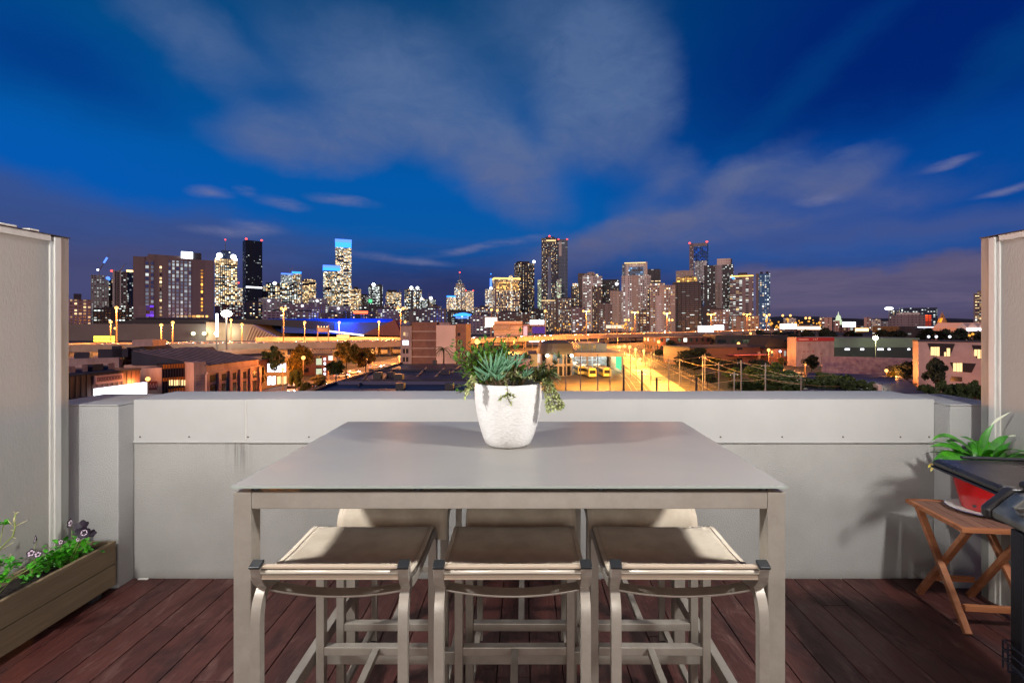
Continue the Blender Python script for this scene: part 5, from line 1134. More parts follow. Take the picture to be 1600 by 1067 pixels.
# upper ramp on the left, orange lit
FR = [(400, 330), (560, 330), (700, 345), (800, 380)]
P2 = [Vector((XD(px, d), d, ZD(530, 330)-(0 if px < 600 else (px-600)*.01))) for px, d in FR]
Psave = P; P = P2
rp = thing('freeway_ramp', 'orange lit freeway ramp just behind and above the main carriageway', 'freeway')
ribbon(0, 12, -1.2, -.004).build('deck', M_road, rp); ribbon(-.4, -.01, -1.6, 1.3).build('near_barrier', M_barr, rp); ribbon(12.01, 12.4, -1.2, 1.2).build('far_barrier', M_barr, rp)
for k in range(9):
    p, t_ = along_P((k+.5)/9); MB().tube([(p.x, p.y+6, GZ), (p.x, p.y+6, p.z-1.2)], .9, 8).build('pier', M_conc, rp)
P = Psave
# cars
def make_car(col, lb, gr):
    t = thing('car', lb, 'car', (0, 0, 0), 0, gr)
    pr = [(-2.2, .35), (2.2, .35), (2.25, .8), (1.2, .95), (.5, 1.42), (-1.2, 1.42), (-1.9, 1.0), (-2.25, .9)]
    MB().prism(pr, -.88, .88).build('body', col, t, bevel=.06)
    MB().prism([(-1.75, 1.0), (1.1, .98), (.5, 1.38), (-1.15, 1.38)], -.9, .9).build('windows', M_wind, t)
    for x in (-1.4, 1.4):
        for y in (-.8, .8): MB().lathe([(.33, -.1), (.33, .1)], 10, Matrix.Translation((x, y, .33)) @ Matrix.Rotation(R(90), 4, 'X'), cap1=True).build('wheel', M_dark, t)
    for y in (-.62, .62):
        MB().box(2.24, 2.32, y-.16, y+.16, .58, .74).build('headlight', glow('headlight', rgb(255, 244, 220), 30), t) if 0 else MB().box(2.24, 2.32, y-.22, y+.22, .52, .84).build('headlight', G_head, t)
        MB().box(-2.32, -2.24, y-.16, y+.16, .68, .84).build('tail_light', G_tail, t)
    return t
G_head = glow('headlight', rgb(255, 240, 214), 30); G_tail = glow('tail_light', (1, .04, .02), 14)
car0 = make_car(mat('white_car_paint', rgb(200, 200, 205), .3, coat=.5), 'car driving along the elevated freeway with its lights on', 'cars on the freeway')
rc = random.Random(11); first = True
for k in range(120):
    s_ = .02+.9*(k+rc.random()*.7)/120; p, t_ = along_P(s_); n_ = Vector((-t_.y, t_.x, 0)); lane = rc.choice((2, 5.3, 9, 15.5, 19, 22.5)); dirn = 1 if lane < 12 else -1
    o = car0 if first else copy_tree(car0); first = False
    q = p+n_*lane; o.location = (q.x, q.y, q.z+.005); o.rotation_euler = (0, 0, math.atan2(t_.y*dirn, t_.x*dirn))
# --- street on the left with a lit surface
M_str = mat('street_asphalt', rgb(104, 92, 84), .7, var=.4, vscale=.2)
def road(name, pts, w, m=M_str, z=.02):
    v = [Vector((XD(a, d), d, GZ+z)) for a, d in pts]; global P; S = P; P = v; a = offs(P, -w/2, 0); b_ = offs(P, w/2, 0); P = S
    vs = [p for q in zip(a, b_) for p in q]; return struct(name, MB().raw(vs, [(i*2, i*2+2, i*2+3, i*2+1) for i in range(len(v)-1)]), m)
road('road', [(300, 118), (440, 126), (520, 150), (570, 185), (625, 215), (700, 235), (800, 270)], 14)
road('side_road', [(560, 205), (620, 235), (640, 262), (650, 330)], 12, z=.03)
road('path', [(440, 117.5), (520, 142), (575, 176), (630, 204)], 2.6, mat('pavement', rgb(150, 130, 116), .8), z=.12)
road('yard', [(1060, 100), (1015, 150), (975, 230), (955, 330), (950, 380)], 34, mat('tram_yard_surface', rgb(112, 92, 66), .75, var=.8, vscale=.3, vcol=rgb(66, 54, 44)), z=.02)
road('forecourt', [(890, 118), (925, 150), (930, 180)], 22, mat('forecourt_surface', rgb(100, 80, 56), .7, var=.5, vscale=.2), z=.03)
road('service_road', [(1075, 100), (1035, 138), (1000, 190), (975, 260), (966, 330)], 9, mat('pale_service_road', rgb(196, 178, 132), .7, var=.4, vscale=.2, vcol=rgb(160, 140, 100)), z=.06)
# --- tram depot hall and round house
t = thing('tram_depot', 'open fronted tram depot with brightly lit bays under a flat roof', 'depot', (XD(862, 172), 172, GZ))
L = XD(974, 172)-XD(862, 172); Hh = ZD(553, 172)-GZ
M_dep = mat('depot_ceiling', rgb(190, 180, 150), .7)
MB().box(0, L, 0, 40, Hh-.5, Hh+.3).build('roof', M_dep, t); MB().box(-.2, L+.2, -.5, -.01, Hh-.9, Hh+.5).build('fascia', M_barr, t)
MB().box(0, L, 39.5, 40, 0, Hh-.51).build('back_wall', mat('depot_wall', rgb(214, 190, 120), .7), t)
for x in (0, 6.3, 12.5, L-.5): MB().box(x, x+.5, 0, .6, 0, Hh-.51).build('column', M_conc, t)
MB().box(L-.3, L, .7, 39, 0, Hh-.51).build('side_wall', M_dep, t)
for k in range(3): MB().box(2+k*7.5, 4.4+k*7.5, 2, 34, Hh-.75, Hh-.52).build('strip_light', G_white, t)
MB().box(L-.4, L-.31, 2, 12, 1, 6).build('green_panel', G_green, t); MB().box(.05, .3, 1, 20, 2, 6.5).build('lit_wall_panel', G_winw, t)
light('AREA', 'depot_light', (XD(915, 190), 190, GZ+Hh-1), 16000, (1, .88, .6), 20, (XD(915, 190), 190, GZ))
t = thing('round_pavilion', 'dark domed round pavilion roof over two white lamps behind the potted plant', 'pavilion', (XD(868, 168), 168, GZ))
h2 = ZD(552, 168)-GZ; MB().lathe([(6.6, h2), (6.6, h2+.8), (6.3, h2+2), (5.6, h2+3.6), (3.6, h2+4.5), (.1, h2+4.8)], 24, cap0=True).build('roof', mat('pavilion_roof', rgb(76, 70, 66), .5), t)
MB().lathe([(6.2, 0), (6.2, h2-.01)], 24).build('wall', facade('beige', 1.9, 4, .7, .8, .6, .6, 1.6), t)
for px in (855, 893): MB().ball((XD(px, 162)-XD(868, 168), -6.5, h2-.4), .55).build('lamp', glow('pavilion_lamp', rgb(255, 240, 200), 14), t)
t, L, h = bldg('shed', 'low grey glazed roof shed between the pavilion and the depot roof', (902, 185), (948, 185), ZD(537, 185), 22, facade('steel', 2, 2, .8, .8, 0, glass=(70, 74, 84)))
for i, (a, b_, y0, dd, m_) in enumerate(((790, 828, 560, 190, M_salm), (826, 862, 553, 200, mat('yellow_lit_render', rgb(220, 176, 110), .8)))):
    t, L, h = bldg('low_shed', ('tan shed with a dark roof behind the plant', 'yellow walled shed left of the round pavilion')[i], (a, dd), (b_, dd), ZD(y0, dd), 14, m_)
    MB().box(-.4, L+.4, -.5, 14, h+.01, h+.7).build('roof', M_rdark, t)
M_tr = mat('tram_yellow_white', rgb(220, 190, 90), .4)
def tram(px, d, lb):
    t = thing('tram', lb, 'tram', (XD(px, d), d, GZ+.03), R(4), 'trams parked on the yard')
    MB().prism([(-1.25, .5), (1.25, .5), (1.3, 1.4), (1.2, 3.0), (.9, 3.3), (-.9, 3.3), (-1.2, 3.0), (-1.3, 1.4)], 0, 16).build('body', M_tr, t, bevel=.1)
    MB().prism([(-1.05, 1.5), (1.05, 1.5), (1.0, 2.6), (-1.0, 2.6)], -.06, -.01).build('windscreen', M_wind, t)
    for s in (-1, 1):
        MB().box(s*1.27-.05, s*1.27+.05, 1, 15, 1.6, 2.6).build('side_windows', M_wind, t); MB().box(s*.8-.15, s*.8+.15, -.08, -.01, .9, 1.15).build('headlight', G_win, t)
    MB().box(-1.2, 1.2, 1, 15, .05, .49).build('bogies', M_dark, t); MB().box(-.7, .7, 4, 8, 3.31, 3.6).build('roof_pod', M_conc, t)
tram(909, 164, 'leftmost yellow lit tram in front of the depot bays'); tram(926, 156, 'middle yellow lit tram in front of the depot bays'); tram(949, 157, 'rightmost yellow lit tram by the green lit wall of the depot')
for k, off in enumerate((-6.5, -2.5, 2, 6)):
    S = P; P = [Vector((XD(a, d_), d_, GZ+.05)) for a, d_ in ((1060, 100), (1015, 150), (975, 230), (955, 330))]
    a = offs(P, off-.07, 0); b_ = offs(P, off+.07, 0); c = offs(P, off+1.4, 0); e_ = offs(P, off+1.54, 0); P = S
    mb = MB()
    for u, v in ((a, b_), (c, e_)): mb.raw([p for q in zip(u, v) for p in q], [(i*2, i*2+2, i*2+3, i*2+1) for i in range(3)])
    struct('tram_rails' if k == 0 else 'tram_rails', mb, M_galv)
# --- right side buildings
t, L, h = bldg('red_shed', 'long dark red brick shed with a pinkish awning beyond the yard trees', (1078, 200), (1244, 215), ZD(543, 208), 20, facade('rust', 30, 5, .1, .3, 0))
MB().box(L*.34, L*.80, -4, -.05, 4.4, 4.8).build('awning', mat('pink_awning', rgb(190, 100, 100), .7), t); MB().box(L*.62, L*.67, -.1, -.01, h-5, h-2).build('blank_window', M_mauve, t)
MB().box(-.4, L+.4, -.4, 20, h+.01, h+.6).build('roof', M_rdark, t)
t, L, h = bldg('office_building', 'low dark office with a row of white lit windows beyond the yard trees', (1030, 290), (1125, 300), ZD(527, 295), 20, facade('rust', 4, 4.4, .5, .5, .3, .7, 2))
t, L, h = bldg('office_building', 'low dark office with two long lit window bands left of the white warehouse', (1118, 290), (1232, 290), ZD(524, 290), 20, facade('dark', 8, 5, .7, .4, .3, .5, 1.6))
t, L, h = bldg('glazed_building', 'small gabled brick row with a line of square windows left of the white warehouse', (1200, 205), (1246, 208), ZD(545, 206), 16, facade('rust', 2.1, 4.5, .5, .5, .45, .3, .5))
MB().prism([(-.5, h+.01), (L+.5, h+.01), (L*.6, h+4), (L*.2, h+5)], 2, 14).build('roof', M_black, t)
t, L, h = bldg('warehouse', 'pale warehouse with a red fascia band across its top at right', (1244, 200), (1303, 204), ZD(527, 202), 5, M_mauve)
MB().box(.2, L, -.25, -.01, h-1.6, h-.1).build('red_band', M_red_, t)
mb = MB()
for k in range(9): mb.box(1+k*.55, 1.35+k*.55, -.3, -.26, h-1.1, h-.65)
for k in range(3): mb.tube([(8+k*.9, -.3, h-1.2), (8.5+k*.9, -.3, h-.5)], .1, 4)
mb.build('band_lettering', M_band, t)
for x, z in ((3.5, 6), (5.5, 6), (8, 6), (12, 5), (6, 9)): MB().box(x, x+.5, -.2, -.01, z, z+.5).build('wall_vent', M_mark, t)
t, L, h = bldg('warehouse', 'long grey green warehouse wall lit by a glaring floodlight', (1303, 245), (1437, 245), ZD(528, 245), 26, mat('green_grey_cladding', rgb(104, 116, 104), .7, var=.4, vscale=.1))
MB().box(0, L, -.5, -.05, 0, h*.55).build('lower_wall', mat('dark_lower_wall', rgb(40, 42, 44), .7), t)
for u, w_ in ((.12, 2.4), (.3, 1.8), (.5, 3.0), (.62, 1.2), (.85, 1.2)): MB().box(L*u, L*u+w_, -.6, -.51, h*.42, h*.5).build('lit_opening', G_winw, t)
fl = thing('floodlight_mast', 'glaring greenish floodlight on a mast before the long grey warehouse', 'floodlight', (XD(1368, 225), 225, GZ))
MB().tube([(0, 0, 0), (0, 0, ZD(530, 225)-GZ)], .15, 6).build('mast', M_conc, fl); MB().ball((0, 0, ZD(528, 225)-GZ), 1.0).build('lamp', G_flood, fl)
light('POINT', 'floodlight', (XD(1368, 225), 223, ZD(528, 225)), 16000, (.85, 1, .5), .8)
t, L, h = bldg('graffiti_wall', 'long pinkish rendered wall marked with graffiti behind parked cars', (1284, 158), (1425, 148), ZD(559, 150), .8, mat('graffitied_render', rgb(150, 122, 126), .85, var=.9, vscale=.6, vcol=rgb(104, 76, 100), vdet=8), cat='wall')
mb = MB(); rg = random.Random(4)
for k in range(46):
    u = rg.uniform(1, L-2); z = rg.uniform(.8, h-1.2); mb.tube([(u, -.04, z), (u+rg.uniform(.1, .7), -.04, z+rg.uniform(-.6, .7)), (u+rg.uniform(.5, 1.2), -.04, z+rg.uniform(-.3, .3))], .06, 4)
mb.build('graffiti_strokes', mat('graffiti_paint', rgb(84, 58, 86), .7), t)
M_pk = mat('pinkish_cladding', rgb(168, 142, 142), .8, var=.5, vscale=.4, vcol=rgb(136, 112, 114))
A, B = (1435, 122), (1560, 116)
t, L, h = bldg('modern_house', 'pinkish modern building with tapering trapezoid windows at right', A, B, ZD(534, 120), 4, M_pk, cat='house')
MB().box(-.2, L+.2, -.3, 4, h+.01, h+.35).build('roof', M_rdark, t)
def trap(pts, lit):
    q = []
    for px, py in pts:
        u, dd = along(A, B, px); q.append((u, ZD(py, dd)-GZ))
    xs = [p[0] for p in q]
    fr_ = MB().prism(q[::-1] if (q[1][0]-q[0][0]) > 0 else q, -.10, -.01).build('window', M_wind, t)
    for (x0, x1, y0, y1) in lit:
        u0, dd = along(A, B, x0); u1, _ = along(A, B, x1); MB().box(u0, u1, -.2, -.105, ZD(y1, dd)-GZ, ZD(y0, dd)-GZ).build('lit_pane', G_win, fr_)
trap([(1449, 536), (1492, 537), (1484, 557), (1456, 555.5)], [(1454, 1459, 542, 555), (1459.6, 1463, 542, 555.5), (1463.6, 1467.5, 542, 556), (1475, 1478, 550, 556.5), (1479, 1484, 544, 556.5)])
trap([(1484, 566), (1525, 568), (1518, 582), (1490, 580)], [(1489, 1494, 567, 580), (1494.8, 1498, 567, 580.5), (1498.6, 1503, 567, 580.5)])
trap([(1518, 539), (1545, 540), (1545, 562), (1526, 560)], [(1522, 1526, 546, 556), (1527, 1531, 546, 560), (1532, 1536, 546, 560)])
trap([(1487, 588), (1503, 589), (1503, 596), (1484, 595)], [])
t = thing('low_roof', 'dark blue flat roof of the yard building in front of the hedge trees', 'roof', (0, 0, 0))
MB().plan([(XD(1255, 100), 100), (XD(1450, 92), 92), (XD(1405, 128), 128), (XD(1262, 135), 135)], GZ, -12.0).build('walls', M_rblue, t)
MB().box(XD(1372, 98), XD(1378, 98), 98, 99.4, -11.99, -10.8).build('roof_vent', M_band, t)
t, L, h = bldg('market_shed', 'long low roofed shed with a lit eave on the right horizon', (1405, 520), (1500, 520), ZD(510, 520), 40, facade('dark', 9, 5, .5, .3, .2, .5, 1.6))
MB().box(L*.3, L*.95, -1, -.1, h-1.2, h-.4).build('lit_eave', G_winw, t)
t, L, h = bldg('market_shed', 'white peaked market roofs glowing beside the right screen', (1495, 480), (1545, 480), ZD(512, 480), 30, M_band)
for k in range(3): MB().prism([(L*k/3, h+.01), (L*(k+1)/3, h+.01), (L*(k+.5)/3, h+5)], 0, 28).build('peaked_roof', M_band, t)
MB().box(L*.3, L*.9, -1, -.1, h-3, h-.5).build('lit_front', G_vwhite, t)
sl = thing('stadium_light', 'bright oval stadium light cluster on the right horizon', 'floodlight', (XD(1389, 1500), 1500, GZ))
MB().tube([(0, 0, 0), (0, 0, ZD(483, 1500)-GZ)], 1, 6).build('mast', M_conc, sl); MB().ball((0, 0, ZD(482, 1500)-GZ), 11, sz=.45).build('lamp_cluster', G_white, sl)
# own building roof seen past the ends of the parapet
struct('roof_apron', MB().box(-9, 9, 3.6, 14.2, -.7, -.5), M_rdark)
# ------------------------------------------------------------------ street lighting
M_pole = mat('lamp_pole', rgb(96, 74, 58), .6); M_pole2 = mat('yard_pole', rgb(120, 116, 110), .6)
def lamp(px, py, d, lb, grp=None, r=.45, g=None, dbl=0, power=0, col=(1, .34, .07), base=None, pole=M_pole, pr=.12):
    zt = ZD(py, d); zb = GZ if base is None else base
    t = thing('street_lamp', lb, 'street lamp', (XD(px, d), d, zb), 0, grp)
    s = d/FP; hd_ = dbl*s/2
    MB().tube([(0, 0, 0), (0, 0, zt-zb-.3)], [pr*1.3, pr], 6).build('pole', pole, t)
    xs = (-hd_, hd_) if dbl else (0,)
    if dbl: MB().tube([(-hd_, 0, zt-zb), (0, 0, zt-zb-.3), (hd_, 0, zt-zb)], pr*.7, 5).build('arm', pole, t)
    for x in xs: MB().ball((x, 0, zt-zb), r*1.2).build('lamp_head', g or G_sodb, t)
    if power: light('POINT', 'street_lamp_light', (XD(px, d), d-2.6, zt-.4), power*(1 if power > 20000 else 3.2), col, .5)
    return t
FZ_ = fz(260)
FL = 'lamps standing along the freeway'
for px, py, d, dbl, lb in ((182, 481, 250, 0, 'tallest single freeway lamp at the far left, on an orange pole'), (252, 508, 262, 0, 'freeway lamp left of the pair below the brown hotel'), (270, 504, 262, 0, 'freeway lamp right of the pair below the brown hotel'), (173, 503, 300, 0, 'small lamp just left of the tallest far left freeway lamp'),
                           (443, 482, 275, 6, 'twin headed freeway lamp at the striped end of the hall'), (476, 504, 300, 0, 'single freeway lamp right of the twin headed one at the striped hall'), (530, 504, 330, 0, 'single lamp in front of the blue roof, left one'), (592, 503, 330, 0, 'single lamp at the right edge of the blue roof'), (626, 482, 300, 8, 'twin headed freeway lamp just above the brick apartments'),
                           (378, 507, 300, 0, 'small dim lamp before the beige hall wall'), (361, 500, 330, 0, 'small orange lamp beside the white floodlight')):
    lamp(px, py, d, lb, FL, r=.7 if d < 290 else .75, dbl=dbl, power=150000, base=fz(d), pr=.22)
for px, py in ((180, 513), (633, 503), (768, 484), (777, 485), (852, 486)):
    lamp(px, py, 420, 'small low sodium lamp among the blocks behind the freeway', 'small lamps behind the freeway', r=.9, pr=.2)
fm = thing('floodlight_mast', 'tall mast with a dazzling white floodlight cluster in front of the exhibition hall', 'floodlight', (XD(354, 235), 235, GZ))
MB().tube([(0, 0, 0), (0, 0, ZD(492, 235)-GZ)], .35, 8).build('mast', M_conc, fm)
MB().ball((0, 0, ZD(490, 235)-GZ), 2.3, 12, 8, .7).build('lamp_cluster', glow('flood_white', rgb(244, 255, 226), 30), fm)
light('POINT', 'floodlight', (XD(354, 235), 233, ZD(490, 235)), 30000, (.95, 1, .85), 2)
lm = thing('light_column', 'slim pole glowing blue white left of the floodlight mast', 'light pole', (XD(339, 240), 240, GZ))
MB().tube([(0, 0, 0), (0, 0, ZD(526, 240)-GZ)], .3, 8).build('pole', M_conc, lm); MB().tube([(0, 0, ZD(526, 240)-GZ), (0, 0, ZD(490, 240)-GZ)], .55, 8).build('light_tube', G_white, lm)
# twin lamps along the right of the freeway
TW_ = [(916, 486, 9, 430), (992, 488, 9, 470), (1042, 489, 9, 520), (1111, 491, 10, 600), (1167, 491, 10, 680), (1198, 492, 8, 760), (980, 500, 5, 520), (1048, 500, 5, 600), (1229, 493, 12, 800), (1262, 497, 6, 900)]
for i, (px, py, db, d) in enumerate(TW_):
    lamp(px, py, d, 'tall twin headed orange lamp in the row along the freeway below the right towers', 'twin headed lamps along the right of the freeway', r=.95*d/500, dbl=db, power=330000 if i < 6 else 0, base=fz(d), pr=.25)
rq = random.Random(8)
for k in range(34):
    px = rq.uniform(1196, 1285); lamp(px, rq.uniform(497, 512), rq.uniform(800, 1000), 'tiny orange lamp in the glittering cluster at the freeway end', 'orange lamps clustered at the freeway end', r=rq.uniform(.9, 1.7), g=G_sod, pr=.3)
for k in range(30):
    px = rq.uniform(858, 1000); lamp(px, rq.uniform(503, 516), rq.uniform(480, 600), 'tiny orange lamp in the band of lights behind the central freeway', 'small lamps behind the central freeway', r=rq.uniform(.5, .95), g=G_sod, pr=.2)
for px, py in ((770, 531), (789, 530), (803, 531), (818, 528), (832, 529), (842, 528), (857, 529), (863, 527), (878, 529), (884, 528), (899, 528), (905, 529), (918, 529), (935, 530), (950, 529), (965, 528)):
    lamp(px, py, 290+(px-770)*.55, 'small orange lamp hanging low under the central freeway deck', 'lamps under the central freeway', r=.5, g=G_sod, pr=.1, power=19000 if px % 2 else 0)
# street lamps near the left street and the yard
for px, py, d, lb, pw, r in ((231, 592, 92, 'sodium lamp glaring in front of the salmon block at left', 700, .34), (474, 559, 120, 'sodium lamp glaring among the left street trees', 1500, .42), (442, 577, 125, 'sodium lamp before the white lit windows behind the trees', 1300, .38), (513, 577, 150, 'small sodium lamp between the two largest street trees', 1200, .32),
                             (582, 549, 165, 'sodium lamp over the bright street left of the brick apartments', 15000, .6), (746, 534, 225, 'dazzling sodium lamp just above the left of the plant', 26000, 1.1), (624, 557, 215, 'reddish lamp at the left foot of the brick apartments', 9000, .4)):
    lamp(px, py, d, lb, r=r, power=pw)
YL = 'sodium lamps over the tram yard'
for px, py, d, pw in ((968, 542, 290, 4500), (976, 541, 300, 0), (984, 542, 280, 4500), (993, 546, 250, 4500), (1006, 548, 225, 4500), (1000, 561, 185, 4200)):
    lamp(px, py, d, 'orange lamp in the close row at the far end of the tram yard', YL, r=.72*d/260, power=pw, pole=M_pole2, col=(1, .50, .10))
for px, d in ((985, 205), (1010, 170), (1035, 140), (1060, 122), (960, 250), (905, 135), (945, 140)):     # bare point lights over the yard, no lamp heads built for them
    light('POINT', 'yard_light', (XD(px, d), d, GZ+8), 20000, (1, .50, .09), .4)
for px, py, d, pw, lb in ((1029, 534, 290, 3000, 'lone orange lamp above the dark trees right of the yard'), (1093, 542, 240, 2500, 'lone orange lamp before the low dark office, left of two'), (1114, 550, 215, 2500, 'lone orange lamp just left of the dark red shed'), (1154, 537, 250, 2000, 'lone orange lamp above the dark red shed roof'),
                          (1201, 547, 190, 5200, 'starry orange lamp over the dark red shed at right'), (1258, 568, 165, 1800, 'small orange lamp in front of the round tree by the white warehouse'), (1385, 579, 128, 1500, 'glaring orange lamp beside the yellow lit tree at right'), (1173, 521, 350, 0, 'faint orange lamp above the lit window bands'), (1220, 519, 380, 0, 'faint orange lamp left of the white warehouse roof'),
                          (1219, 549, 205, 600, 'white lamp on the small gabled brick row'), (1521, 604, 112, 500, 'small orange lamp in the hedge by the right screen')):
    lamp(px, py, d, lb, r=.0028*d if pw > 1400 else .0021*d, power=pw, g=G_winw if 'white lamp' in lb else None)
for px, py in ((1451, 526), (1463, 526), (1484, 526), (1515, 524), (1520, 522)): lamp(px, py, 300, 'little lamp in the dark trees behind the modern house', 'little lamps in the dark right trees', r=.6, g=G_winw if px < 1500 else G_sod)
# tram poles
TPG = 'tram wire poles of the yard'
TP = [(884, 556, 125), (907, 555, 128), (934, 554, 120), (953, 557, 124), (974.5, 570, 112), (1003, 578, 106), (1026, 590, 100), (985, 549, 160), (994, 551, 150), (1017, 549, 138), (1045, 560, 118), (1062, 560, 135), (1088, 589, 104), (1098, 554, 120), (1101.5, 553, 128), (1123, 566, 112), (1147, 581, 104), (1158, 563, 108), (1196, 567, 104), (1252, 589, 98), (1022, 540, 190), (1008, 540, 200), (997, 536, 230)]
for i, (px, py, d) in enumerate(TP):
    t = thing('tram_pole', 'slim upright steel pole of the tram wires in the yard' if i not in (18, 12, 6) else {18: 'pole glowing pale blue at the right of the tram yard', 12: 'thick dark tram pole cut short by the parapet, by the wire crossing', 6: 'short thick dark tram pole at the front of the yard'}[i], 'pole', (XD(px, d), d, GZ), 0, TPG)
    thick = .22 if i in (12, 6, 5, 4) else .13
    MB().tube([(0, 0, 0), (0, 0, ZD(py, d)-GZ)], [thick*1.2, thick], 7).build('shaft', M_conc if i not in (4, 5, 6, 12) else M_dark, t)
    MB().box(-.9, .9, -.04, .04, ZD(py+4, d)-GZ, ZD(py+4, d)-GZ+.08).build('bracket', M_pole2, t)
    for k in (-.8, .8): MB().ball((k, 0, ZD(py+4, d)-GZ-.12), .1, 6, 4).build('insulator', M_band, t)
light('POINT', 'yard_light', (XD(1160, 104), 100, GZ+9), 1500, (.9, .95, 1), .4)
light('POINT', 'yard_light', (XD(1215, 118), 110, GZ+10), 1500, (1, .85, .6), .4)
light('POINT', 'yard_light', (XD(1330, 120), 112, GZ+9), 1500, (1, .8, .5), .4)
M_wirec = mat('copper_wire', rgb(190, 150, 110), .5, metal=.3)
def wire(lb, pts, r=.035):
    v = []
    for (a, b_) in zip(pts, pts[1:]):
        A_, B_ = Vector(P_(*a)), Vector(P_(*b_))
        for k in range(6): u = k/6; p = A_.lerp(B_, u); p.z -= 4*u*(1-u)*.25; v.append(p)
    v.append(Vector(P_(*pts[-1]))); o = MB().tube(v, r, 4).build('tram_wire', M_wirec); tag(o, lb, 'wire', 'overhead wires of the tram yard')
for i, w_ in enumerate((((1026, 590, 104), (1098, 570, 120), (1158, 566, 108), (1252, 592, 98)), ((1017, 553, 138), (1062, 562, 135), (1147, 583, 104)), ((1062, 588, 112), (1123, 580, 112), (1196, 586, 104), (1300, 586, 104)), ((1098, 558, 120), (1158, 582, 108), (1252, 600, 98), (1330, 603, 100)),
                         ((934, 556, 120), (985, 551, 160), (1008, 545, 200)), ((884, 560, 125), (934, 559, 120), (974, 572, 112), (1026, 592, 100)), ((1045, 563, 118), (1101, 556, 128), (1200, 572, 104)), ((1080, 600, 104), (1147, 594, 104), (1196, 592, 104), (1250, 600, 98)))):
    wire('thin overhead tram wire strung between the yard poles', w_)
t = thing('fence', 'chain fence with looped barbed wire along the right side of the yard', 'fence', (0, 0, 0))
mb = MB(); pts = [Vector(P_(1000+k*13, 549+k*6.2, 190-k*9)) for k in range(10)]
for a, b_ in zip(pts, pts[1:]): MB().tube([a+Vector((0, 0, -1.2)), b_+Vector((0, 0, -1.2))], .05, 4).build('rail', M_wirec, t)
for a in pts: MB().tube([a+Vector((0, 0, -3.5)), a], .06, 5).build('post', M_conc, t)
cp = []
for k in range(400):
    u = k/400*8.99; i = int(u); p = pts[i].lerp(pts[i+1], u-i); w_ = k*.55; cp.append(p+Vector((math.cos(w_)*.2, 0, math.sin(w_)*.32+.1)))
MB().tube(cp, .022, 3).build('barbed_coil', M_wirec, t)
# --- gantry sign, van, cars on the street
t = thing('sign_gantry', 'steel sign gantry with small lamps over the freeway in front of the blue roof', 'gantry', (XD(496, 275), 275, fz(275)))
MB().box(0, XD(514, 275)-XD(496, 275), 0, .6, 6.2, 8.6).build('truss', M_barr, t)
for x in (0, 6.2): MB().box(x-.2, x+.2, 0, .5, 0, 10).build('post', M_barr, t)
for k in range(4): MB().ball((.8+k*1.6, -.3, 9.2), .3, 6, 4).build('lamp', G_warm, t)
board('orange lit direction sign on the freeway in front of the blue roof', 526, 545, 523, 529, 300, glow('lit_sign', rgb(255, 196, 120), 1.8), False)
van = thing('van', 'white delivery van parked nose on at the bottom of the left street', 'van', (XD(457, 121), 121, GZ+.03), R(-70))
MB().prism([(-2.6, .4), (2.6, .4), (2.6, 1.2), (1.9, 1.5), (1.4, 2.4), (-2.6, 2.4)], -1, 1).build('body', mat('white_van', rgb(230, 225, 235), .4), van, bevel=.08)
MB().prism([(1.2, 1.5), (1.95, 1.5), (1.45, 2.3), (1.2, 2.3)], -1.03, 1.03).build('windows', M_wind, van)
for x in (-1.7, 1.7):
    for y in (-.95, .95): MB().lathe([(.36, -.1), (.36, .1)], 10, Matrix.Translation((x, y, .36)) @ Matrix.Rotation(R(90), 4, 'X'), cap1=True).build('wheel', M_dark, van)
for y in (-.7, .7): MB().box(2.6, 2.68, y-.2, y+.2, .8, 1.1).build('headlight', G_head, van)
for (px, d, rz, lb) in ((500, 133, 50, 'pale car with bright headlights at the bottom of the left street'), (534, 158, 48, 'car heading up the left street beside the dark roof edge'), (552, 170, 48, 'car further up the left street beside the dark roof edge'), (586, 190, 35, 'car near the lit bend of the left street'), (604, 196, -150, 'car at the kerb below the left foot of the brick apartments')):
    o = copy_tree(car0, None, lb); o['group'] = 'cars on the left street'; o.location = (XD(px, d), d, GZ+.03); o.rotation_euler = (0, 0, R(rz))
pc = None
dkc = [mat('dark_car_paint', rgb(50, 52, 64), .3, coat=.5), mat('silver_car_paint', rgb(150, 152, 162), .3, coat=.5)]
def parked(col, lb, grp):
    t = thing('car', lb, 'car', (0, 0, 0), 0, grp)
    MB().prism([(-2.2, .35), (2.2, .35), (2.25, .8), (1.2, .95), (.5, 1.42), (-1.2, 1.42), (-1.9, 1.0), (-2.25, .9)], -.88, .88).build('body', col, t, bevel=.06)
    MB().prism([(-1.75, 1.0), (1.1, .98), (.5, 1.38), (-1.15, 1.38)], -.9, .9).build('windows', M_wind, t)
    for x in (-1.4, 1.4):
        for y in (-.8, .8): MB().lathe([(.33, -.1), (.33, .1)], 10, Matrix.Translation((x, y, .33)) @ Matrix.Rotation(R(90), 4, 'X'), cap1=True).build('wheel', M_dark, t)
    return t
pk = [parked(dkc[i], 'x', 'cars parked by the graffiti wall') for i in (0, 1)]
for i, (px, d) in enumerate(((1300, 150), (1318, 148), (1334, 145), (1352, 143), (1366, 141), (1244, 168), (1232, 172))):
    o = pk[i] if i < 2 else copy_tree(pk[i % 2]); o.location = (XD(px, d), d, GZ+.01); o.rotation_euler = (0, 0, R(-6+i*3))
    o['label'] = ('dark' if i % 2 == 0 else 'silver')+(' car parked at the foot of the graffiti wall' if i < 5 else ' car parked left of the round tree by the white warehouse')
    if i >= 5: o['group'] = 'cars parked by the white warehouse'
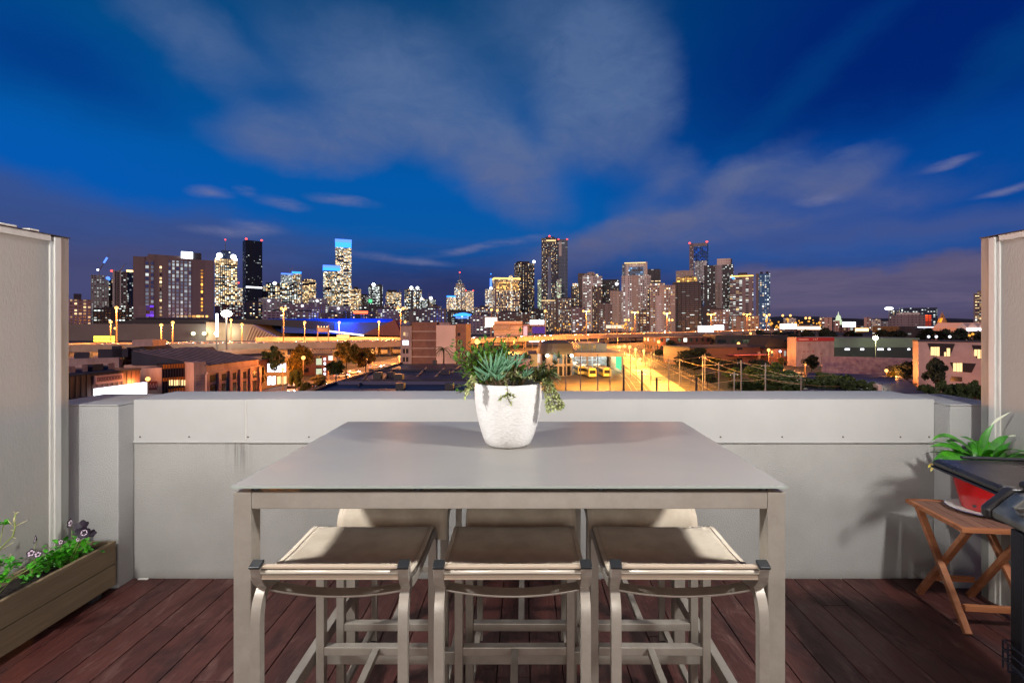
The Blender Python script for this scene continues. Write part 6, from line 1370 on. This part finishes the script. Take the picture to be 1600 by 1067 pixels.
# --- trees
def tree_mesh(seed, n=1500, lf=.5, sp=(1, 1, 1)):
    r_ = random.Random(seed); cl = MB(); cs = []
    for k in range(24):
        a = r_.uniform(0, 6.28); e = r_.uniform(-.8, 1); q = math.sqrt(max(0, 1-e*e))*r_.uniform(.3, 1.15)
        cs.append((Vector((math.cos(a)*q*.72*sp[0], math.sin(a)*q*.72*sp[1], e*.62*sp[2])), r_.uniform(.13, .32)))
    for k in range(n):
        c, rad = r_.choice(cs)
        v = Vector((r_.gauss(0, 1), r_.gauss(0, 1), r_.gauss(0, 1))).normalized()*rad*r_.uniform(.55, 1.08)
        p = c+v; s = lf*r_.uniform(.6, 1.3)*.1
        a = Vector((r_.gauss(0, 1), r_.gauss(0, 1), r_.gauss(0, 1))).normalized(); b_ = a.orthogonal().normalized()
        cl.raw([p-a*s-b_*s*.6, p+a*s-b_*s*.6, p+a*s*.8+b_*s*.6, p-a*s*.8+b_*s*.6], [(0, 1, 2, 3)])
    tr = MB().tube([(0, 0, -1.7), (.04, 0, -1.0), (0, .03, -.3), (.03, 0, .4)], [.075, .055, .04, .012], 7)
    for c, rad in cs[:9]: tr.tube([(0, 0, -.75+.3*r_.random()), tuple(c*.5+Vector((0, 0, -.1))), tuple(c)], [.03, .018, .006], 5)
    return cl, tr
M_bark = mat('tree_bark', rgb(70, 56, 44), .9)
TM = {'autumn': mat('autumn_leaves', rgb(136, 106, 36), .7, var=.9, vscale=2.5, vcol=rgb(78, 76, 26)), 'green': mat('green_leaves', rgb(66, 84, 36), .7, var=.9, vscale=2.5, vcol=rgb(38, 54, 24)), 'dark': mat('dark_leaves', rgb(34, 42, 26), .8, var=.8, vscale=2.5, vcol=rgb(22, 28, 18)), 'yellow': mat('lamp_lit_leaves', rgb(190, 150, 30), .7, var=.8, vscale=2.5, vcol=rgb(140, 106, 20))}  # the yellow set has lamplight put into its leaf colour
PT = {}
def tree(px, ytop, d, wpx, kind, lb, grp=None, hpx=None, zb=GZ):
    key = (kind, len(PT) % 3 if False else (int(px) % 3))
    if key not in PT:
        cl, tr = tree_mesh(hash(kind) % 7+key[1]*13+3, 3200, .62); t0 = []
        me = [x.build(n_, m_, None) for x, n_, m_ in ((cl, 'crown', TM[kind]), (tr, 'trunk', M_bark))]
        PT[key] = [(o.data) for o in me]
        for o in me: bpy.data.objects.remove(o)
    zt = ZD(ytop, d); H_ = zt-zb; Rx = wpx*d/FP/2
    Rz = (H_/2.6) if hpx is None else hpx*d/FP/2
    Rz = min(Rz, H_/1.75)
    t = thing('tree', lb, 'tree', (XD(px, d), d, zt-Rz*1.0), rl.uniform(0, 6), grp)
    for data, n_ in zip(PT[key], ('crown', 'trunk')):
        o = bpy.data.objects.new(n_, data); COL.objects.link(o); o.parent = t
        o.scale = (Rx, Rx, Rz) if n_ == 'crown' else (Rx*.8, Rx*.8, H_/2.7)
        if n_ == 'trunk': o.location = (0, 0, -(zt-Rz-zb)+1.7*H_/2.7)
    return t
import zlib
hash = lambda s: zlib.crc32(s.encode())
for a in ((427, 535, 135, 40, 'green', 'dark bushy street tree left of the lit windows'), (408, 568, 120, 26, 'autumn', 'small brown street tree beside the pilastered warehouse'), (470, 535, 128, 52, 'autumn', 'large brown street tree behind the left sodium lamp'), (462, 572, 112, 24, 'yellow', 'small bright yellow lit tree at the bottom of the left street'),
          (500, 582, 118, 34, 'autumn', 'brown tree just above the parapet left of the dark roof'), (541, 528, 150, 46, 'autumn', 'tallest green brown tree in the middle of the left street'), (525, 560, 140, 36, 'green', 'lower green tree in front of the tallest street tree'), (572, 541, 155, 36, 'autumn', 'round orange brown tree left of the brick apartments'), (480, 595, 108, 26, 'autumn', 'low brown tree behind the parapet above the white van'),
          (556, 545, 175, 22, 'green', 'thin green tree between the two largest street trees')):
    tree(*a, grp='trees along the left street')
for i, a in enumerate(((1052, 528, 225, 40, 'dark'), (1085, 540, 190, 52, 'dark'), (1120, 556, 160, 60, 'green'), (1068, 552, 180, 34, 'dark'), (1150, 572, 140, 40, 'green'), (1180, 566, 135, 44, 'green'), (1210, 562, 128, 40, 'green'), (1232, 575, 120, 36, 'green'), (1290, 578, 115, 50, 'green'), (1320, 582, 110, 44, 'green'), (1350, 590, 106, 40, 'green'), (1275, 590, 108, 36, 'green'), (1105, 580, 130, 40, 'dark'), (1030, 545, 240, 30, 'dark'), (1165, 590, 112, 60, 'green'), (1200, 580, 112, 64, 'green'), (1235, 582, 108, 60, 'green'), (1265, 588, 104, 56, 'green'), (1305, 586, 102, 66, 'green'), (1340, 592, 100, 60, 'green'), (1140, 560, 150, 60, 'dark'), (1185, 560, 150, 60, 'dark'), (1085, 560, 165, 50, 'dark'))):
    tree(*a, lb='bushy tree in the dark belt between the yard and the right sheds', grp='trees right of the tram yard')
for a in ((1268, 551, 160, 30, 'dark', 'round dark tree in front of the pale warehouse'), (1412, 560, 128, 44, 'dark', 'round dark tree left of the modern house'), (1394, 578, 124, 16, 'yellow', 'small tree lit bright yellow by the right orange lamp'), (1462, 556, 112, 44, 'dark', 'dark leafy tree in front of the modern house'), (1222, 556, 180, 16, 'autumn', 'small bare orange lit tree under the starry lamp'),
          (1474, 590, 98, 34, 'green', 'green hedge tree below the modern house, left one'), (1500, 594, 96, 34, 'green', 'green hedge tree below the modern house, middle one'), (1525, 590, 96, 34, 'green', 'green hedge tree below the modern house, beside the right screen'), (1446, 596, 98, 26, 'green', 'low green hedge tree at the left end of the hedge')):
    tree(*a)
for i, (px, yt, w_) in enumerate(((1190, 512, 30), (1215, 516, 34), (1260, 513, 30), (1290, 510, 36), (1330, 515, 34), (1385, 512, 40), (1405, 514, 30), (1450, 511, 40), (1476, 512, 34), (1500, 511, 36), (1524, 515, 30), (1240, 520, 40), (1160, 519, 30), (1130, 521, 26), (1100, 520, 30))):
    tree(px, yt, 330, w_, 'dark', 'dark tree in the distant belt below the right horizon', 'dark trees of the distant right belt')
# palm in front of the white wall
pm = thing('palm_tree', 'small palm tree in front of the blank white apartment wall', 'palm', (XD(693, 143), 143, RZ-1))
hp = ZD(546, 143)-(RZ-1); MB().tube([(0, 0, 0), (.1, 0, hp*.5), (0, 0, hp)], [.28, .2, .22], 8).build('trunk', M_bark, pm)
m = MB(); rp_ = random.Random(2)
for k in range(26):
    a = rp_.uniform(0, 6.28); e = rp_.uniform(-.3, 1.2); p = Vector((0, 0, hp)); d_ = Vector((math.cos(a), math.sin(a), e)).normalized()
    for s in range(8):
        q = p+d_*.42
        for w_ in (-1, 1):
            sd = d_.cross(Vector((0, 0, 1))).normalized()*w_; m.leaf(q, sd+d_*.5+Vector((0, 0, -.5)), .55*(1-s/11), .14, .5, n=2)
        m.tube([p, q], .03, 3); p = q; d_ = (d_+Vector((0, 0, -.26))).normalized()
m.build('fronds', TM['green'], pm)
